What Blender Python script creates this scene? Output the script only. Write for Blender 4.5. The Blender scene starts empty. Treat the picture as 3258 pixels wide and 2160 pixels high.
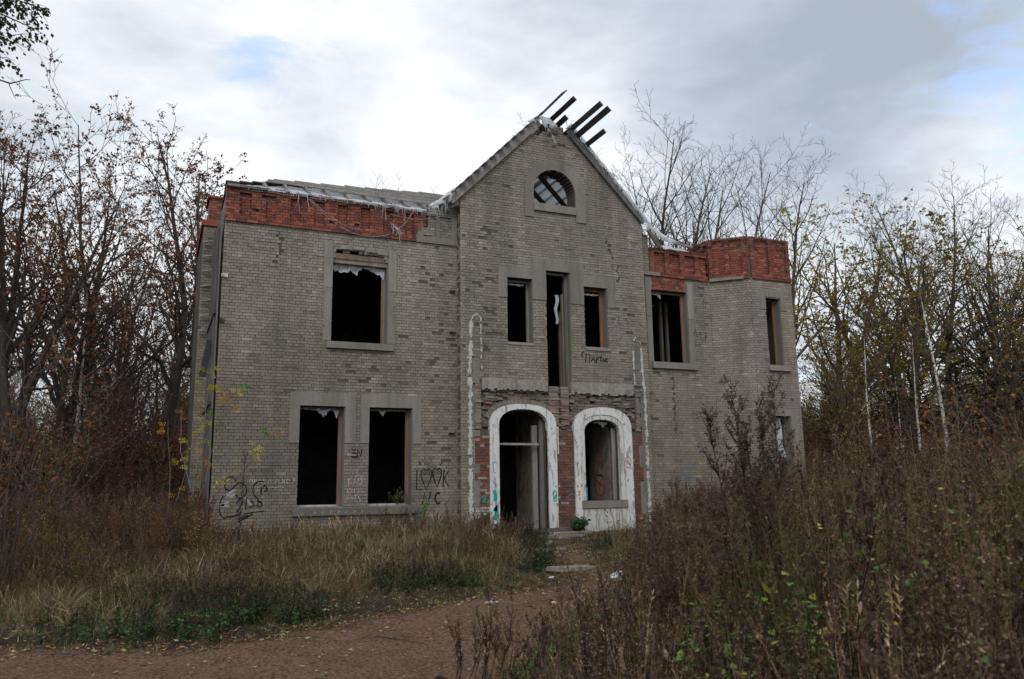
import bpy, math, random
import numpy as np
from mathutils import Matrix, Vector, noise as mnoise

SC = bpy.context.scene
COL = SC.collection
rnd = random.Random(11)
nrg = np.random.default_rng(11)
PI = math.pi

# ------------------------------------------------------------------ camera
CAM = (-1.216, -20.0, 1.293)
YAW, PITCH, ROLL = map(math.radians, (23.895, 10.525, -0.8625))
def cam_axes():
    cy, sy = math.cos(YAW), math.sin(YAW)
    f = Vector((sy*math.cos(PITCH), cy*math.cos(PITCH), math.sin(PITCH)))
    r = Vector((cy, -sy, 0)); u = r.cross(f)
    return r*math.cos(ROLL)+u*math.sin(ROLL), -r*math.sin(ROLL)+u*math.cos(ROLL), f
_r, _u, _f = cam_axes()
cd = bpy.data.cameras.new("camera"); cam = bpy.data.objects.new("camera", cd); COL.objects.link(cam)
cam.matrix_world = Matrix(((_r.x, _u.x, -_f.x, CAM[0]), (_r.y, _u.y, -_f.y, CAM[1]), (_r.z, _u.z, -_f.z, CAM[2]), (0, 0, 0, 1)))
cd.sensor_width = 36; cd.lens = 28.205; cd.clip_start = .1; cd.clip_end = 3000
cd.dof.use_dof = True; cd.dof.focus_distance = 21.0; cd.dof.aperture_fstop = 3.2
SC.camera = cam

# ------------------------------------------------------------------ sky, sun, exposure
SC.view_settings.view_transform = 'Standard'; SC.view_settings.look = 'None'
SC.view_settings.exposure = 0.38; SC.view_settings.gamma = 1; SC.view_settings.use_curve_mapping = False
SUN_EL, SUN_AZ = math.radians(38), math.radians(215)      # azimuth clockwise from +Y
def setup_world():
    w = bpy.data.worlds.new("World"); SC.world = w; w.use_nodes = True
    nt = w.node_tree; nt.nodes.clear(); N = nt.nodes.new; L = nt.links.new
    out = N('ShaderNodeOutputWorld'); bg = N('ShaderNodeBackground')
    sky = N('ShaderNodeTexSky'); sky.sky_type = 'NISHITA'; sky.sun_disc = False
    sky.sun_elevation = SUN_EL; sky.sun_rotation = SUN_AZ
    skm = N('ShaderNodeVectorMath'); skm.operation = 'SCALE'; skm.inputs['Scale'].default_value = 2.6
    L(sky.outputs[0], skm.inputs[0])
    tc = N('ShaderNodeTexCoord')
    sep = N('ShaderNodeSeparateXYZ'); L(tc.outputs['Generated'], sep.inputs[0])
    # cloud layer seen in perspective: direction divided by its height
    mz = N('ShaderNodeMath'); mz.operation = 'MAXIMUM'; mz.inputs[1].default_value = .0; L(sep.outputs['Z'], mz.inputs[0])
    az = N('ShaderNodeMath'); az.operation = 'ADD'; az.inputs[1].default_value = .16; L(mz.outputs[0], az.inputs[0])
    dx = N('ShaderNodeMath'); dx.operation = 'DIVIDE'; L(sep.outputs['X'], dx.inputs[0]); L(az.outputs[0], dx.inputs[1])
    dy = N('ShaderNodeMath'); dy.operation = 'DIVIDE'; L(sep.outputs['Y'], dy.inputs[0]); L(az.outputs[0], dy.inputs[1])
    cb = N('ShaderNodeCombineXYZ'); L(dx.outputs[0], cb.inputs[0]); L(dy.outputs[0], cb.inputs[1]); cb.inputs[2].default_value = 3.7
    def nz(scale, det, rough, dist=0.0, off=0.0):
        n = N('ShaderNodeTexNoise'); n.inputs['Scale'].default_value = scale; n.inputs['Detail'].default_value = det
        n.inputs['Roughness'].default_value = rough; n.inputs['Distortion'].default_value = dist
        if off:
            a = N('ShaderNodeVectorMath'); a.operation = 'ADD'; a.inputs[1].default_value = (off, off*.7, off*.3)
            L(cb.outputs[0], a.inputs[0]); L(a.outputs[0], n.inputs['Vector'])
        else: L(cb.outputs[0], n.inputs['Vector'])
        return n
    def math_(op, a, b=None):
        m = N('ShaderNodeMath'); m.operation = op
        for i, v in enumerate((a, b)):
            if v is None: continue
            if isinstance(v, (int, float)): m.inputs[i].default_value = v
            else: L(v, m.inputs[i])
        return m.outputs[0]
    def blob(d, inner, outer):                            # soft patch of cloud round a direction
        dp = N('ShaderNodeVectorMath'); dp.operation = 'DOT_PRODUCT'; dp.inputs[1].default_value = Vector(d).normalized()
        nn = N('ShaderNodeVectorMath'); nn.operation = 'NORMALIZE'; L(tc.outputs['Generated'], nn.inputs[0]); L(nn.outputs[0], dp.inputs[0])
        mr = N('ShaderNodeMapRange'); mr.interpolation_type = 'SMOOTHSTEP'
        mr.inputs['From Min'].default_value = math.cos(math.radians(outer)); mr.inputs['From Max'].default_value = math.cos(math.radians(inner))
        L(dp.outputs['Value'], mr.inputs['Value']); return mr.outputs[0]
    def ramp(v, stops):
        r = N('ShaderNodeValToRGB'); L(v, r.inputs[0]); e = r.color_ramp.elements
        e[0].position, e[0].color = stops[0][0], (*stops[0][1], 1); e[1].position, e[1].color = stops[-1][0], (*stops[-1][1], 1)
        for p, c in stops[1:-1]:
            x = e.new(p); x.color = (*c, 1)
        return r.outputs[0]
    n1 = nz(.55, 7, .52, .35); n2 = nz(1.5, 8, .6, .2, 5.3); n3 = nz(3.6, 8, .65, .5, 11.1)
    dens = math_('ADD', math_('MULTIPLY', n1.outputs[0], .85), math_('MULTIPLY', n2.outputs[0], .75)); dens = math_('SUBTRACT', dens, .26)
    # greyer bank upper right and upper left, bright band low in the middle and left
    dens = math_('ADD', dens, math_('MULTIPLY', blob((.64, .635, .435), 0, 13), .16))
    dens = math_('ADD', dens, math_('MULTIPLY', blob((.70, .53, .5), 0, 16), .10))
    dens = math_('ADD', dens, math_('MULTIPLY', blob((.0, .86, .5), 0, 20), .13))
    dens = math_('ADD', dens, math_('MULTIPLY', blob((.38, .75, .56), 0, 12), .12))
    dens = math_('SUBTRACT', dens, math_('MULTIPLY', blob((.26, .88, .38), 0, 20), .15))
    dens = math_('SUBTRACT', dens, math_('MULTIPLY', blob((-.02, .94, .33), 0, 12), .08))
    cloud = ramp(dens, [(.32, (.83, .845, .86)), (.45, (.76, .785, .81)), (.54, (.62, .665, .715)), (.64, (.47, .52, .585)), (.80, (.34, .385, .455))])
    gap = math_('ADD', math_('MULTIPLY', n3.outputs[0], 1.3), math_('MULTIPLY', n1.outputs[0], .0)); gap = math_('SUBTRACT', gap, .03)
    gap = math_('ADD', gap, math_('MULTIPLY', blob((.112, .862, .495), 0, 6), .24))
    gap = math_('ADD', gap, math_('MULTIPLY', blob((.77, .49, .41), 0, 8), .24))
    gm = N('ShaderNodeMapRange'); gm.interpolation_type = 'SMOOTHSTEP'
    gm.inputs['From Min'].default_value = .76; gm.inputs['From Max'].default_value = 1.0; gm.inputs['To Max'].default_value = .55
    L(gap, gm.inputs['Value'])
    mix = N('ShaderNodeMixRGB'); L(gm.outputs[0], mix.inputs[0])
    # cloud radiance is given for a background strength of 0.1, the same as the clear sky between the clouds
    cs = N('ShaderNodeVectorMath'); cs.operation = 'SCALE'; cs.inputs['Scale'].default_value = 10.0
    L(cloud, cs.inputs[0]); L(cs.outputs[0], mix.inputs[1]); L(skm.outputs[0], mix.inputs[2])
    L(mix.outputs[0], bg.inputs[0]); bg.inputs[1].default_value = .1; L(bg.outputs[0], out.inputs[0])
setup_world()
sd = bpy.data.lights.new("sun", 'SUN'); sd.energy = 0.7; sd.angle = math.radians(25); sd.color = (1, .96, .9)
so = bpy.data.objects.new("sun", sd); COL.objects.link(so)
sv = Vector((math.sin(SUN_AZ)*math.cos(SUN_EL), math.cos(SUN_AZ)*math.cos(SUN_EL), math.sin(SUN_EL)))
so.rotation_euler = sv.to_track_quat('Z', 'Y').to_euler(); so.location = (0, -10, 30)

# ------------------------------------------------------------------ helpers
def tag(o, label=None, cat=None, group=None, kind=None):
    if label: o['label'] = label
    if cat: o['category'] = cat
    if group: o['group'] = group
    if kind: o['kind'] = kind
    return o
def empty(name, loc=(0, 0, 0), rz=0, **k):
    o = bpy.data.objects.new(name, None); COL.objects.link(o); o.location = loc; o.rotation_euler = (0, 0, rz)
    o.empty_display_size = .2
    return tag(o, **k)
def mesh_obj(name, v, f, mat, parent=None, tint=None, smooth=False, link=True):
    me = bpy.data.meshes.new(name)
    me.from_pydata([tuple(map(float, p)) for p in v] if not isinstance(v, np.ndarray) else v.tolist(), [], f if isinstance(f, list) else f.tolist())
    if tint is not None:
        a = me.attributes.new('tint', 'FLOAT_COLOR', 'FACE')
        t = np.asarray(tint, dtype=np.float32); t = np.hstack([t, np.ones((len(t), 1), np.float32)])
        a.data.foreach_set('color', t.ravel())
    if smooth: me.polygons.foreach_set('use_smooth', [True]*len(me.polygons))
    me.materials.append(mat)
    o = bpy.data.objects.new(name, me)
    if link: COL.objects.link(o)
    if parent: o.parent = parent
    return o
class MB:
    def __init__(s): s.v = []; s.f = []; s.t = []
    def add(s, v, f, t=(1, 1, 1)):
        b = len(s.v); s.v += [tuple(p) for p in v]; s.f += [tuple(i+b for i in q) for q in f]; s.t += [t]*len(f)
    def hexa(s, p, t=(1, 1, 1), skip=()):                   # 8 corners: 0-3 one end (loop), 4-7 the other
        F = [(3, 2, 1, 0), (4, 5, 6, 7), (0, 1, 5, 4), (1, 2, 6, 5), (2, 3, 7, 6), (3, 0, 4, 7)]
        s.add(p, [q for i, q in enumerate(F) if i not in skip], t)
    def box(s, x0, x1, y0, y1, z0, z1, t=(1, 1, 1), j=0.0):
        J = lambda: rnd.uniform(-j, j) if j else 0
        s.hexa([(x+J(), y+J(), z+J()) for z in (z0, z1) for x, y in ((x0, y0), (x1, y0), (x1, y1), (x0, y1))], t)
    def bar(s, a, b, w, h, up=(0, 0, 1), t=(1, 1, 1), twist=0.0):   # squared timber from a to b
        a = Vector(a); b = Vector(b); d = (b-a).normalized(); r = d.cross(Vector(up))
        if r.length < 1e-4: r = Vector((1, 0, 0))
        r.normalize(); u = r.cross(d)
        P = []
        for p, k in ((a, 0), (b, twist)):
            rr = r*math.cos(k)+u*math.sin(k); uu = -r*math.sin(k)+u*math.cos(k)
            P += [p-rr*w/2-uu*h/2, p+rr*w/2-uu*h/2, p+rr*w/2+uu*h/2, p-rr*w/2+uu*h/2]
        s.hexa(P, t)
    def tube(s, pts, rad, n=5, t=(1, 1, 1), cap=True):
        v, f = tube(np.array(pts, float), np.array(rad, float), n)
        b = len(s.v); s.v += v.tolist(); s.f += [tuple(int(i)+b for i in q) for q in f]; s.t += [t]*len(f)
    def build(s, name, mat, parent=None, smooth=False, link=True, **k):
        return tag(mesh_obj(name, s.v, s.f, mat, parent, s.t, smooth, link), **k)
def tube(P, R, n):
    m = len(P); T = np.gradient(P, axis=0); T /= np.linalg.norm(T, axis=1)[:, None]+1e-9
    ref = np.array([0, 0, 1.]) if abs(T[0, 2]) < .9 else np.array([1., 0, 0])
    A = np.cross(T, ref); A /= np.linalg.norm(A, axis=1)[:, None]+1e-9; B = np.cross(T, A)
    an = np.arange(n)*2*PI/n
    V = (P[:, None, :]+R[:, None, None]*(np.cos(an)[None, :, None]*A[:, None, :]+np.sin(an)[None, :, None]*B[:, None, :])).reshape(-1, 3)
    i = np.arange(m-1)[:, None]*n; j = np.arange(n)[None, :]; k = (j+1) % n
    F = np.stack([i+j, i+k, i+n+k, i+n+j], -1).reshape(-1, 4)
    return V, F
class Frame:                                                 # a wall plane: s along it, d outwards, z up
    def __init__(s, o, u, n): s.o = Vector(o); s.u = Vector(u).normalized(); s.n = Vector(n).normalized()
    def P(s, a, d, z): q = s.o+s.u*a+s.n*d; return (q.x, q.y, q.z+z)
    def box(s, mb, a0, a1, d0, d1, z0, z1, t=(1, 1, 1), j=0.0, ja=0.0):
        J = lambda k: rnd.uniform(-k, k) if k else 0
        mb.hexa([s.P(a+J(ja), d+J(j), z+J(j)) for z in (z0, z1) for a, d in ((a0, d0), (a1, d0), (a1, d1), (a0, d1))], t)

def nodes(name, rough=.9, spec=.25):
    m = bpy.data.materials.new(name); m.use_nodes = True; nt = m.node_tree; b = nt.nodes['Principled BSDF']
    b.inputs['Roughness'].default_value = rough; b.inputs['Specular IOR Level'].default_value = spec
    return m, nt, b
def tex(nt, scale, detail=4, rough=.6, vec=None, stretch=None, coord='Object', dist=0):
    N = nt.nodes.new; L = nt.links.new
    n = N('ShaderNodeTexNoise'); n.inputs['Scale'].default_value = scale; n.inputs['Detail'].default_value = detail
    n.inputs['Roughness'].default_value = rough; n.inputs['Distortion'].default_value = dist
    g = N('ShaderNodeNewGeometry')
    if stretch:
        mp = N('ShaderNodeMapping'); mp.inputs['Scale'].default_value = stretch; L(g.outputs['Position'], mp.inputs[0]); L(mp.outputs[0], n.inputs['Vector'])
    else: L(g.outputs['Position'], n.inputs['Vector'])
    return n.outputs[0]
def maprange(nt, v, a, b, c, d):
    m = nt.nodes.new('ShaderNodeMapRange'); nt.links.new(v, m.inputs['Value'])
    for k, x in (('From Min', a), ('From Max', b), ('To Min', c), ('To Max', d)): m.inputs[k].default_value = x
    return m.outputs[0]
def mixc(nt, fac, a, b, mode='MIX'):
    m = nt.nodes.new('ShaderNodeMixRGB'); m.blend_type = mode; L = nt.links.new
    for i, x in ((0, fac), (1, a), (2, b)):
        if isinstance(x, (int, float)): m.inputs[i].default_value = x
        elif isinstance(x, tuple): m.inputs[i].default_value = (*x, 1)
        else: L(x, m.inputs[i])
    return m.outputs[0]
def bump(nt, b, h, strength=.4, dist=.01):
    n = nt.nodes.new('ShaderNodeBump'); n.inputs['Strength'].default_value = strength; n.inputs['Distance'].default_value = dist
    nt.links.new(h, n.inputs['Height']); nt.links.new(n.outputs[0], b.inputs['Normal'])
def tinted(name, base=(1, 1, 1), rough=.9, spots=None, streak=.25, grain=.25, fine=40, stain=None, bumpd=.006, rand=0.0, spec=.25, streakscale=(2.5, 2.5, .35)):
    """surface colour = per-face tint x base, with grain, vertical weather streaks and stains"""
    m, nt, b = nodes(name, rough, spec); L = nt.links.new
    at = nt.nodes.new('ShaderNodeAttribute'); at.attribute_name = 'tint'
    c = mixc(nt, 1.0, at.outputs['Color'], base, 'MULTIPLY')
    if rand:
        oi = nt.nodes.new('ShaderNodeObjectInfo')
        r = maprange(nt, oi.outputs['Random'], 0, 1, 1-rand, 1+rand)
        cc = nt.nodes.new('ShaderNodeCombineXYZ')
        for i in range(3): L(r, cc.inputs[i])
        c = mixc(nt, 1.0, c, cc.outputs[0], 'MULTIPLY')
    g = tex(nt, fine, 5, .7); gv = maprange(nt, g, .25, .75, 1-grain, 1+grain)
    s = tex(nt, 1.0, 5, .65, stretch=streakscale); svv = maprange(nt, s, .35, .7, 1+streak*.4, 1-streak)
    mu = nt.nodes.new('ShaderNodeMath'); mu.operation = 'MULTIPLY'; L(gv, mu.inputs[0]); L(svv, mu.inputs[1])
    vm = nt.nodes.new('ShaderNodeVectorMath'); vm.operation = 'SCALE'; L(c, vm.inputs[0]); L(mu.outputs[0], vm.inputs['Scale'])
    c = vm.outputs[0]
    if stain:
        for (sc_, lo, hi, col, amt, st) in stain:
            f = maprange(nt, tex(nt, sc_, 6, .65, stretch=st, dist=.4), lo, hi, 0, amt); c = mixc(nt, f, c, col)
    L(c, b.inputs['Base Color']); bump(nt, b, g, .6, bumpd)
    return m
def flat(name, col, rough=.85, grain=.2, fine=30, spec=.2, trans=0.0):
    m, nt, b = nodes(name, rough, spec); L = nt.links.new
    g = tex(nt, fine, 4, .6); lo = tuple(x*(1-grain) for x in col); hi = tuple(min(1, x*(1+grain)) for x in col)
    f = maprange(nt, g, .3, .7, 0, 1); c = mixc(nt, f, lo, hi); L(c, b.inputs['Base Color'])
    if trans:
        t = nt.nodes.new('ShaderNodeBsdfTranslucent'); L(c, t.inputs[0]); ms = nt.nodes.new('ShaderNodeMixShader'); ms.inputs[0].default_value = trans
        L(b.outputs[0], ms.inputs[1]); L(t.outputs[0], ms.inputs[2]); L(ms.outputs[0], nt.nodes['Material Output'].inputs[0])
    return m
def leafmat(name, rand=.3, trans=.25, rough=.7, gain=1.0):
    m, nt, b = nodes(name, rough, .25); L = nt.links.new
    at = nt.nodes.new('ShaderNodeAttribute'); at.attribute_name = 'tint'
    oi = nt.nodes.new('ShaderNodeObjectInfo'); r = maprange(nt, oi.outputs['Random'], 0, 1, gain*(1-rand), gain*(1+rand))
    g = maprange(nt, tex(nt, 60, 3, .6), .3, .7, .8, 1.2)
    mu = nt.nodes.new('ShaderNodeMath'); mu.operation = 'MULTIPLY'; L(r, mu.inputs[0]); L(g, mu.inputs[1])
    vm = nt.nodes.new('ShaderNodeVectorMath'); vm.operation = 'SCALE'; L(at.outputs['Color'], vm.inputs[0]); L(mu.outputs[0], vm.inputs['Scale'])
    L(vm.outputs[0], b.inputs['Base Color'])
    if trans:
        t = nt.nodes.new('ShaderNodeBsdfTranslucent'); L(vm.outputs[0], t.inputs[0]); ms = nt.nodes.new('ShaderNodeMixShader'); ms.inputs[0].default_value = trans
        L(b.outputs[0], ms.inputs[1]); L(t.outputs[0], ms.inputs[2]); L(ms.outputs[0], nt.nodes['Material Output'].inputs[0])
    return m

M_BRICK = tinted('silicate_brick', rough=.92, streak=.22, grain=.22, fine=45,
    stain=[(.9, .56, .78, (.14, .12, .10), .5, (1, 1, .6)), (11, .60, .72, (.10, .088, .074), .6, None), (.45, .48, .78, (.15, .13, .11), .6, (2.6, 2.6, .28)), (3.5, .60, .76, (.47, .43, .38), .45, (1, 1, .5))])
M_RED = tinted('red_brick', rough=.9, streak=.2, grain=.25, fine=50, stain=[(5, .58, .75, (.16, .10, .085), .5, None), (14, .63, .74, (.42, .36, .32), .55, None)])
M_MORTAR = flat('mortar', (.105, .092, .078), .95, .35, 20); M_MORTR = flat('pale_mortar', (.20, .18, .16), .95, .35, 20)
M_CONC = tinted('old_concrete', rough=.93, streak=.28, grain=.16, fine=25, stain=[(1.6, .55, .75, (.12, .11, .10), .5, (1, 1, .5)), (6, .66, .76, (.42, .39, .34), .5, None)], bumpd=.01)
M_PLAST = tinted('rough_plaster', rough=.95, streak=.3, grain=.3, fine=14, stain=[(2.2, .5, .72, (.11, .095, .082), .7, None), (7, .6, .72, (.40, .36, .31), .6, None)], bumpd=.03)
M_WHITE = tinted('peeling_white_paint', rough=.8, streak=.12, grain=.08, fine=18,
    stain=[(5.5, .55, .60, (.27, .26, .23), .85, (2.2, 2.2, .35)), (16, .60, .63, (.20, .19, .165), .9, (1, 1, .4)), (1.3, .55, .8, (.45, .43, .38), .5, None)], bumpd=.01)
M_WOOD = tinted('weathered_wood', rough=.85, streak=.35, grain=.25, fine=60, streakscale=(9, 9, 1.2), stain=[(3, .55, .75, (.07, .06, .05), .5, (3, 3, .6))])
M_DARK = flat('dark_interior', (.055, .052, .05), .95, .4, 4)  # near-black grained tone shared by floors, ceilings and partitions
M_INPL = tinted('dirty_inner_plaster', rough=.9, streak=.3, grain=.2, fine=10, stain=[(3.2, .48, .66, (.08, .07, .06), .85, (1, 1, .6)), (9, .6, .68, (.22, .06, .05), .8, (1, 1, .5)), (1, .5, .8, (.05, .045, .04), .6, None)])
M_FILM = flat('plastic_film', (.74, .77, .80), .35, .16, 12, .5, trans=.30)
M_PAINT_K = flat('black_spray', (.018, .018, .02), .6, .3, 30)
M_PAINT_C = flat('chalk', (.62, .6, .57), .9, .3, 60)
M_PAINT_W = flat('pale_spray', (.36, .37, .39), .8, .3, 14)
M_PAINT_R = flat('red_spray', (.42, .09, .05), .6, .2, 30)
M_PAINT_T = flat('teal_spray', (.02, .34, .31), .5, .2, 30)
M_PAINT_B = flat('blue_spray', (.05, .22, .42), .5, .2, 30)
M_PAINT_O = flat('orange_spray', (.60, .22, .03), .5, .2, 30)
M_PAINT_G = flat('green_spray', (.04, .20, .05), .5, .2, 30)
M_METAL = flat('dark_steel', (.03, .03, .032), .5, .3, 20, .5)
M_LEAF = leafmat('leaf'); M_GRASS = leafmat('grass_blade', .38, .2, gain=1.25); M_TWIG = leafmat('twig', .25, 0, .9)
M_BARK = tinted('bark', rough=.95, streak=.35, grain=.35, fine=22, bumpd=.02, streakscale=(6, 6, 1.5))
M_BIRCH = tinted('birch_bark', rough=.75, streak=.1, grain=.12, fine=20, stain=[(4, .56, .60, (.03, .028, .025), .95, (1, 1, 3.5)), (14, .62, .66, (.04, .035, .03), .9, (1, 1, 2))])

# ------------------------------------------------------------------ ground
def smooth(a, b, x): t = np.clip((x-a)/(b-a), 0, 1); return t*t*(3-2*t)
def gz(x, y):
    x = np.asarray(x, float); y = np.asarray(y, float)
    return (-.26+.36*smooth(-11, -1.0, y)+.35*smooth(4, 40, np.hypot(x-6, y+2)-12)
            + .05*np.sin(x*.9+1.3)*np.sin(y*.7)+.02*np.sin(x*2.7)*np.cos(y*3.1))
gzf = lambda x, y: float(gz(x, y))
# centre line of the worn path: a broad earth road passing in front, with an arm to the door
def path_mask(x, y):
    """>0 inside the bare earth; value is roughly metres inside"""
    x = np.asarray(x, float); y = np.asarray(y, float)
    w = .35*np.sin(x*1.1+.5)+.18*np.sin(x*3.3+y)+.1*np.sin(x*7.1+2*y)
    far = np.interp(x, [-30, -6, -2.5, -.5, 1.6, 2.7, 4.2, 6.1, 9, 14], [-8.2, -9.2, -10.1, -10.7, -9.9, -9.1, -8.5, -7.9, -7.0, -5.5])+w*.5
    near = np.interp(x, [-30, -4, 0, 1.4, 2.2, 3.3, 4.7, 6.0, 9, 14], [-22, -20, -17.5, -13.9, -12.8, -11.7, -10.4, -9.0, -8.1, -7.0])+w*.4
    road = np.minimum(far-y, y-near)
    cx = np.interp(y, [-9, -7, -4.5, -1.3, 0], [5.5, 5.9, 6.9, 8.3, 8.0])
    arm = np.where((y > -9.5) & (y < -.2), .20+.10*np.sin(y*3)-np.abs(x-cx), -9)
    return np.maximum(road, arm)
def ground():
    xs = np.unique(np.concatenate([np.linspace(-400, -30, 16), np.arange(-30, -8, 1.), np.arange(-8, 14, .22), np.arange(14, 45, 1.), np.linspace(45, 500, 16)]))
    ys = np.unique(np.concatenate([np.linspace(-120, -24, 10), np.arange(-24, 2, .22), np.arange(2, 60, 1.5), np.linspace(60, 700, 18)]))
    X, Y = np.meshgrid(xs, ys); Z = gz(X, Y)
    rough = np.array([[mnoise.noise((a*1.7, b*1.7, 0))*.035+mnoise.noise((a*5, b*5, 3))*.012 for a in xs] for b in ys])
    Z = Z+rough*np.where((Y < 3) & (np.abs(X) < 20), 1, 0)
    n = len(xs); V = np.stack([X, Y, Z], -1).reshape(-1, 3)
    i, j = np.meshgrid(np.arange(len(ys)-1), np.arange(n-1), indexing='ij'); a = (i*n+j).ravel()
    F = np.stack([a, a+1, a+n+1, a+n], -1)
    fx = V[F].mean(1); pm = path_mask(fx[:, 0], fx[:, 1])
    t = np.clip(pm/.35+.5, 0, 1)[:, None]
    g = (1-t)*np.array([[.060, .048, .030]])+t*np.array([[.240, .148, .094]])
    m, nt, b = nodes('soil', .96, .15); L = nt.links.new
    at = nt.nodes.new('ShaderNodeAttribute'); at.attribute_name = 'soil'
    n1 = tex(nt, 28, 6, .75); n2 = tex(nt, 2.2, 5, .6); n3 = tex(nt, 90, 3, .6)
    c = mixc(nt, maprange(nt, n1, .44, .58, 0, 1), at.outputs['Color'], mixc(nt, 1., at.outputs['Color'], (.30, .30, .33), 'MULTIPLY'))
    c = mixc(nt, maprange(nt, n2, .45, .7, 0, .6), c, mixc(nt, 1., c, (.55, .55, .6), 'MULTIPLY'))
    c = mixc(nt, maprange(nt, n3, .62, .7, 0, .8), c, mixc(nt, 1., at.outputs['Color'], (1.9, 1.6, 1.3), 'MULTIPLY'))
    L(c, b.inputs['Base Color']); bump(nt, b, mixc(nt, .5, n1, tex(nt, 5, 5, .6)), .9, .07)
    o = mesh_obj('ground', V, F, m, smooth=True); a_ = o.data.attributes.new('soil', 'FLOAT_COLOR', 'FACE')
    a_.data.foreach_set('color', np.hstack([g, np.ones((len(g), 1))]).astype(np.float32).ravel())
    # soften: store per point instead, so the edge of the bare earth is not stepped
    o.data.attributes.remove(a_); pv = path_mask(V[:, 0], V[:, 1]); t = np.clip(pv/.35+.5, 0, 1)[:, None]
    g = (1-t)*np.array([[.060, .048, .030]])+t*np.array([[.240, .148, .094]])
    a_ = o.data.attributes.new('soil', 'FLOAT_COLOR', 'POINT'); a_.data.foreach_set('color', np.hstack([g, np.ones((len(g), 1))]).astype(np.float32).ravel())
    tag(o, kind='structure')
ground()

# ------------------------------------------------------------------ the house
HOUSE = empty('ruined_house', (0, 0, 0), label='two-storey ruined grey brick house with empty windows and a broken gable roof', cat='house')
GREY, REDS = [], []                                          # brick records
CO, HC = .0765, .066
def wall(fr, s0, s1, z0, ztop, ops=(), thick=.40, front=-.020, name='wall', brick=None, store=None, zmax=None, mat=None, pitch=CO, phase=0, slab=True, crack=(), split=None):
    """solid wall of thin courses with openings, plus the brick faces on it.
    ztop(s0, s1, z) -> list of clear (a, b) runs at height z or None; brick(s, z) -> tint, depth, keep, jitter"""
    mb = MB(); nz_ = int(math.ceil(((zmax or ztop)-z0)/pitch))
    def runs(z):
        r = [(s0, s1)]
        if callable(ztop): r = ztop(z)
        for op in ops:
            if callable(op): o = op(z)
            else: o = (op[0], op[1]) if op[2] <= z < op[3] else None
            if not o: continue
            q = []
            for a, b in r:
                if o[1] <= a or o[0] >= b: q.append((a, b)); continue
                if o[0] > a: q.append((a, o[0]))
                if o[1] < b: q.append((o[1], b))
            r = q
        return [(a, b) for a, b in r if b-a > .01]
    prev = None
    for i in range(nz_):
        za = z0+i*pitch; zc = za+pitch/2; rr = runs(zc)
        if slab:
            for a, b in rr:
                fz = front(zc) if callable(front) else front
                fr.box(mb, a, b, -thick, fz, za, za+pitch)
        if brick is None: continue
        course = i+phase; hdr = course % 2 == 1
        step = .13 if hdr else .26; off = (.065 if hdr else 0)+(.13 if (course//2) % 2 else 0)
        if split and z0+.16 < zc < (zmax or ztop)-.09:
            q = []
            for a, b in rr:
                cuts = sorted({a, b} | {c for n_ in range(-2, 40) for c in (split[0]+n_*split[2], split[0]+n_*split[2]+split[1]) if a < c < b}); q += list(zip(cuts, cuts[1:]))
            rr = q
        for a, b in rr:
            k = math.floor((a-off)/step); s = off+k*step
            while s < b:
                x0 = max(s, a); x1 = min(s+step-.010, b); s += step
                if x1-x0 < .02: continue
                cz = [(zc_, cs_) for (zc_, cs_) in ()]
                res = brick((x0+x1)/2, zc)
                if res is None: continue
                tint, d, jit = res
                skip = False
                for cr in crack:
                    cs_ = cr(zc)
                    if cs_ is not None and x0 < cs_ < x1:
                        if cs_-x0 > x1-cs_: x1 = cs_-.012
                        else: x0 = cs_+.012
                if x1-x0 < .02: continue
                store.append((fr, x0, x1, za+.004, za+pitch-.006, d, tint, jit))
    if slab: mb.build(name, mat or (M_MORTR if store is REDS else M_MORTAR), HOUSE)
def brick_geo(rec, mb):
    fr, x0, x1, z0, z1, d, t, jit = rec
    J = lambda: rnd.uniform(-jit, jit)
    front = [fr.P(x+J()*.6, d+J()*.8, z+J()*.6) for x, z in ((x0, z0), (x1, z0), (x1, z1), (x0, z1))]
    back = [fr.P(x, d-.05, z) for x, z in ((x0, z0), (x1, z0), (x1, z1), (x0, z1))]
    mb.hexa(front+back, t, skip=(1,))
def nse(x, z, s, k=0): return mnoise.noise((x*s, z*s, 7.3*k))

def grey_tint(v=1.0, warm=0.0):
    g = rnd.gauss(0, .07); b = v*(1+g)
    return (.300*b*(1+warm*.02), .262*b, .220*b*(1-warm*.04))
def grey(fx=0.0, soot=()):
    def f(s, z):
        X = s+fx
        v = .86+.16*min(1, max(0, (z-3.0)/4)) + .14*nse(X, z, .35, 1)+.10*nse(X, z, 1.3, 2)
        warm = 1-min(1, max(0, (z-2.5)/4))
        d = rnd.uniform(-.003, .003); jit = .002
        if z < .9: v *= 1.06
        for (sx, sz, rx, rz, dens) in soot:
            q = ((X-sx)/rx)**2+((z-sz)/rz)**2+.5*nse(X, z, 1.6, 3)
            if q < 1 and rnd.random() < dens*(1-q*.6):
                if rnd.random() < .16: return ((.12, .10, .085), -.013, .006)
                v *= .86; jit = .005
        if nse(X, z, .8, 5) > .2 and rnd.random() < .12: d -= .008; v *= .82; jit = .008
        if rnd.random() < .06: v *= 1.25
        if rnd.random() < .018: v *= .72
        return (grey_tint(v, warm), d, jit)
    return f
def red_tint(v=1.0):
    h = rnd.random(); b = v*(1+rnd.gauss(0, .13))
    if h < .18: c = (.38, .120, .062)
    elif h < .72: c = (.275, .078, .048)
    else: c = (.17, .055, .042)
    return tuple(.78*x*b+.13*y for x, y in zip(c, (.20, .165, .14)))

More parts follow.
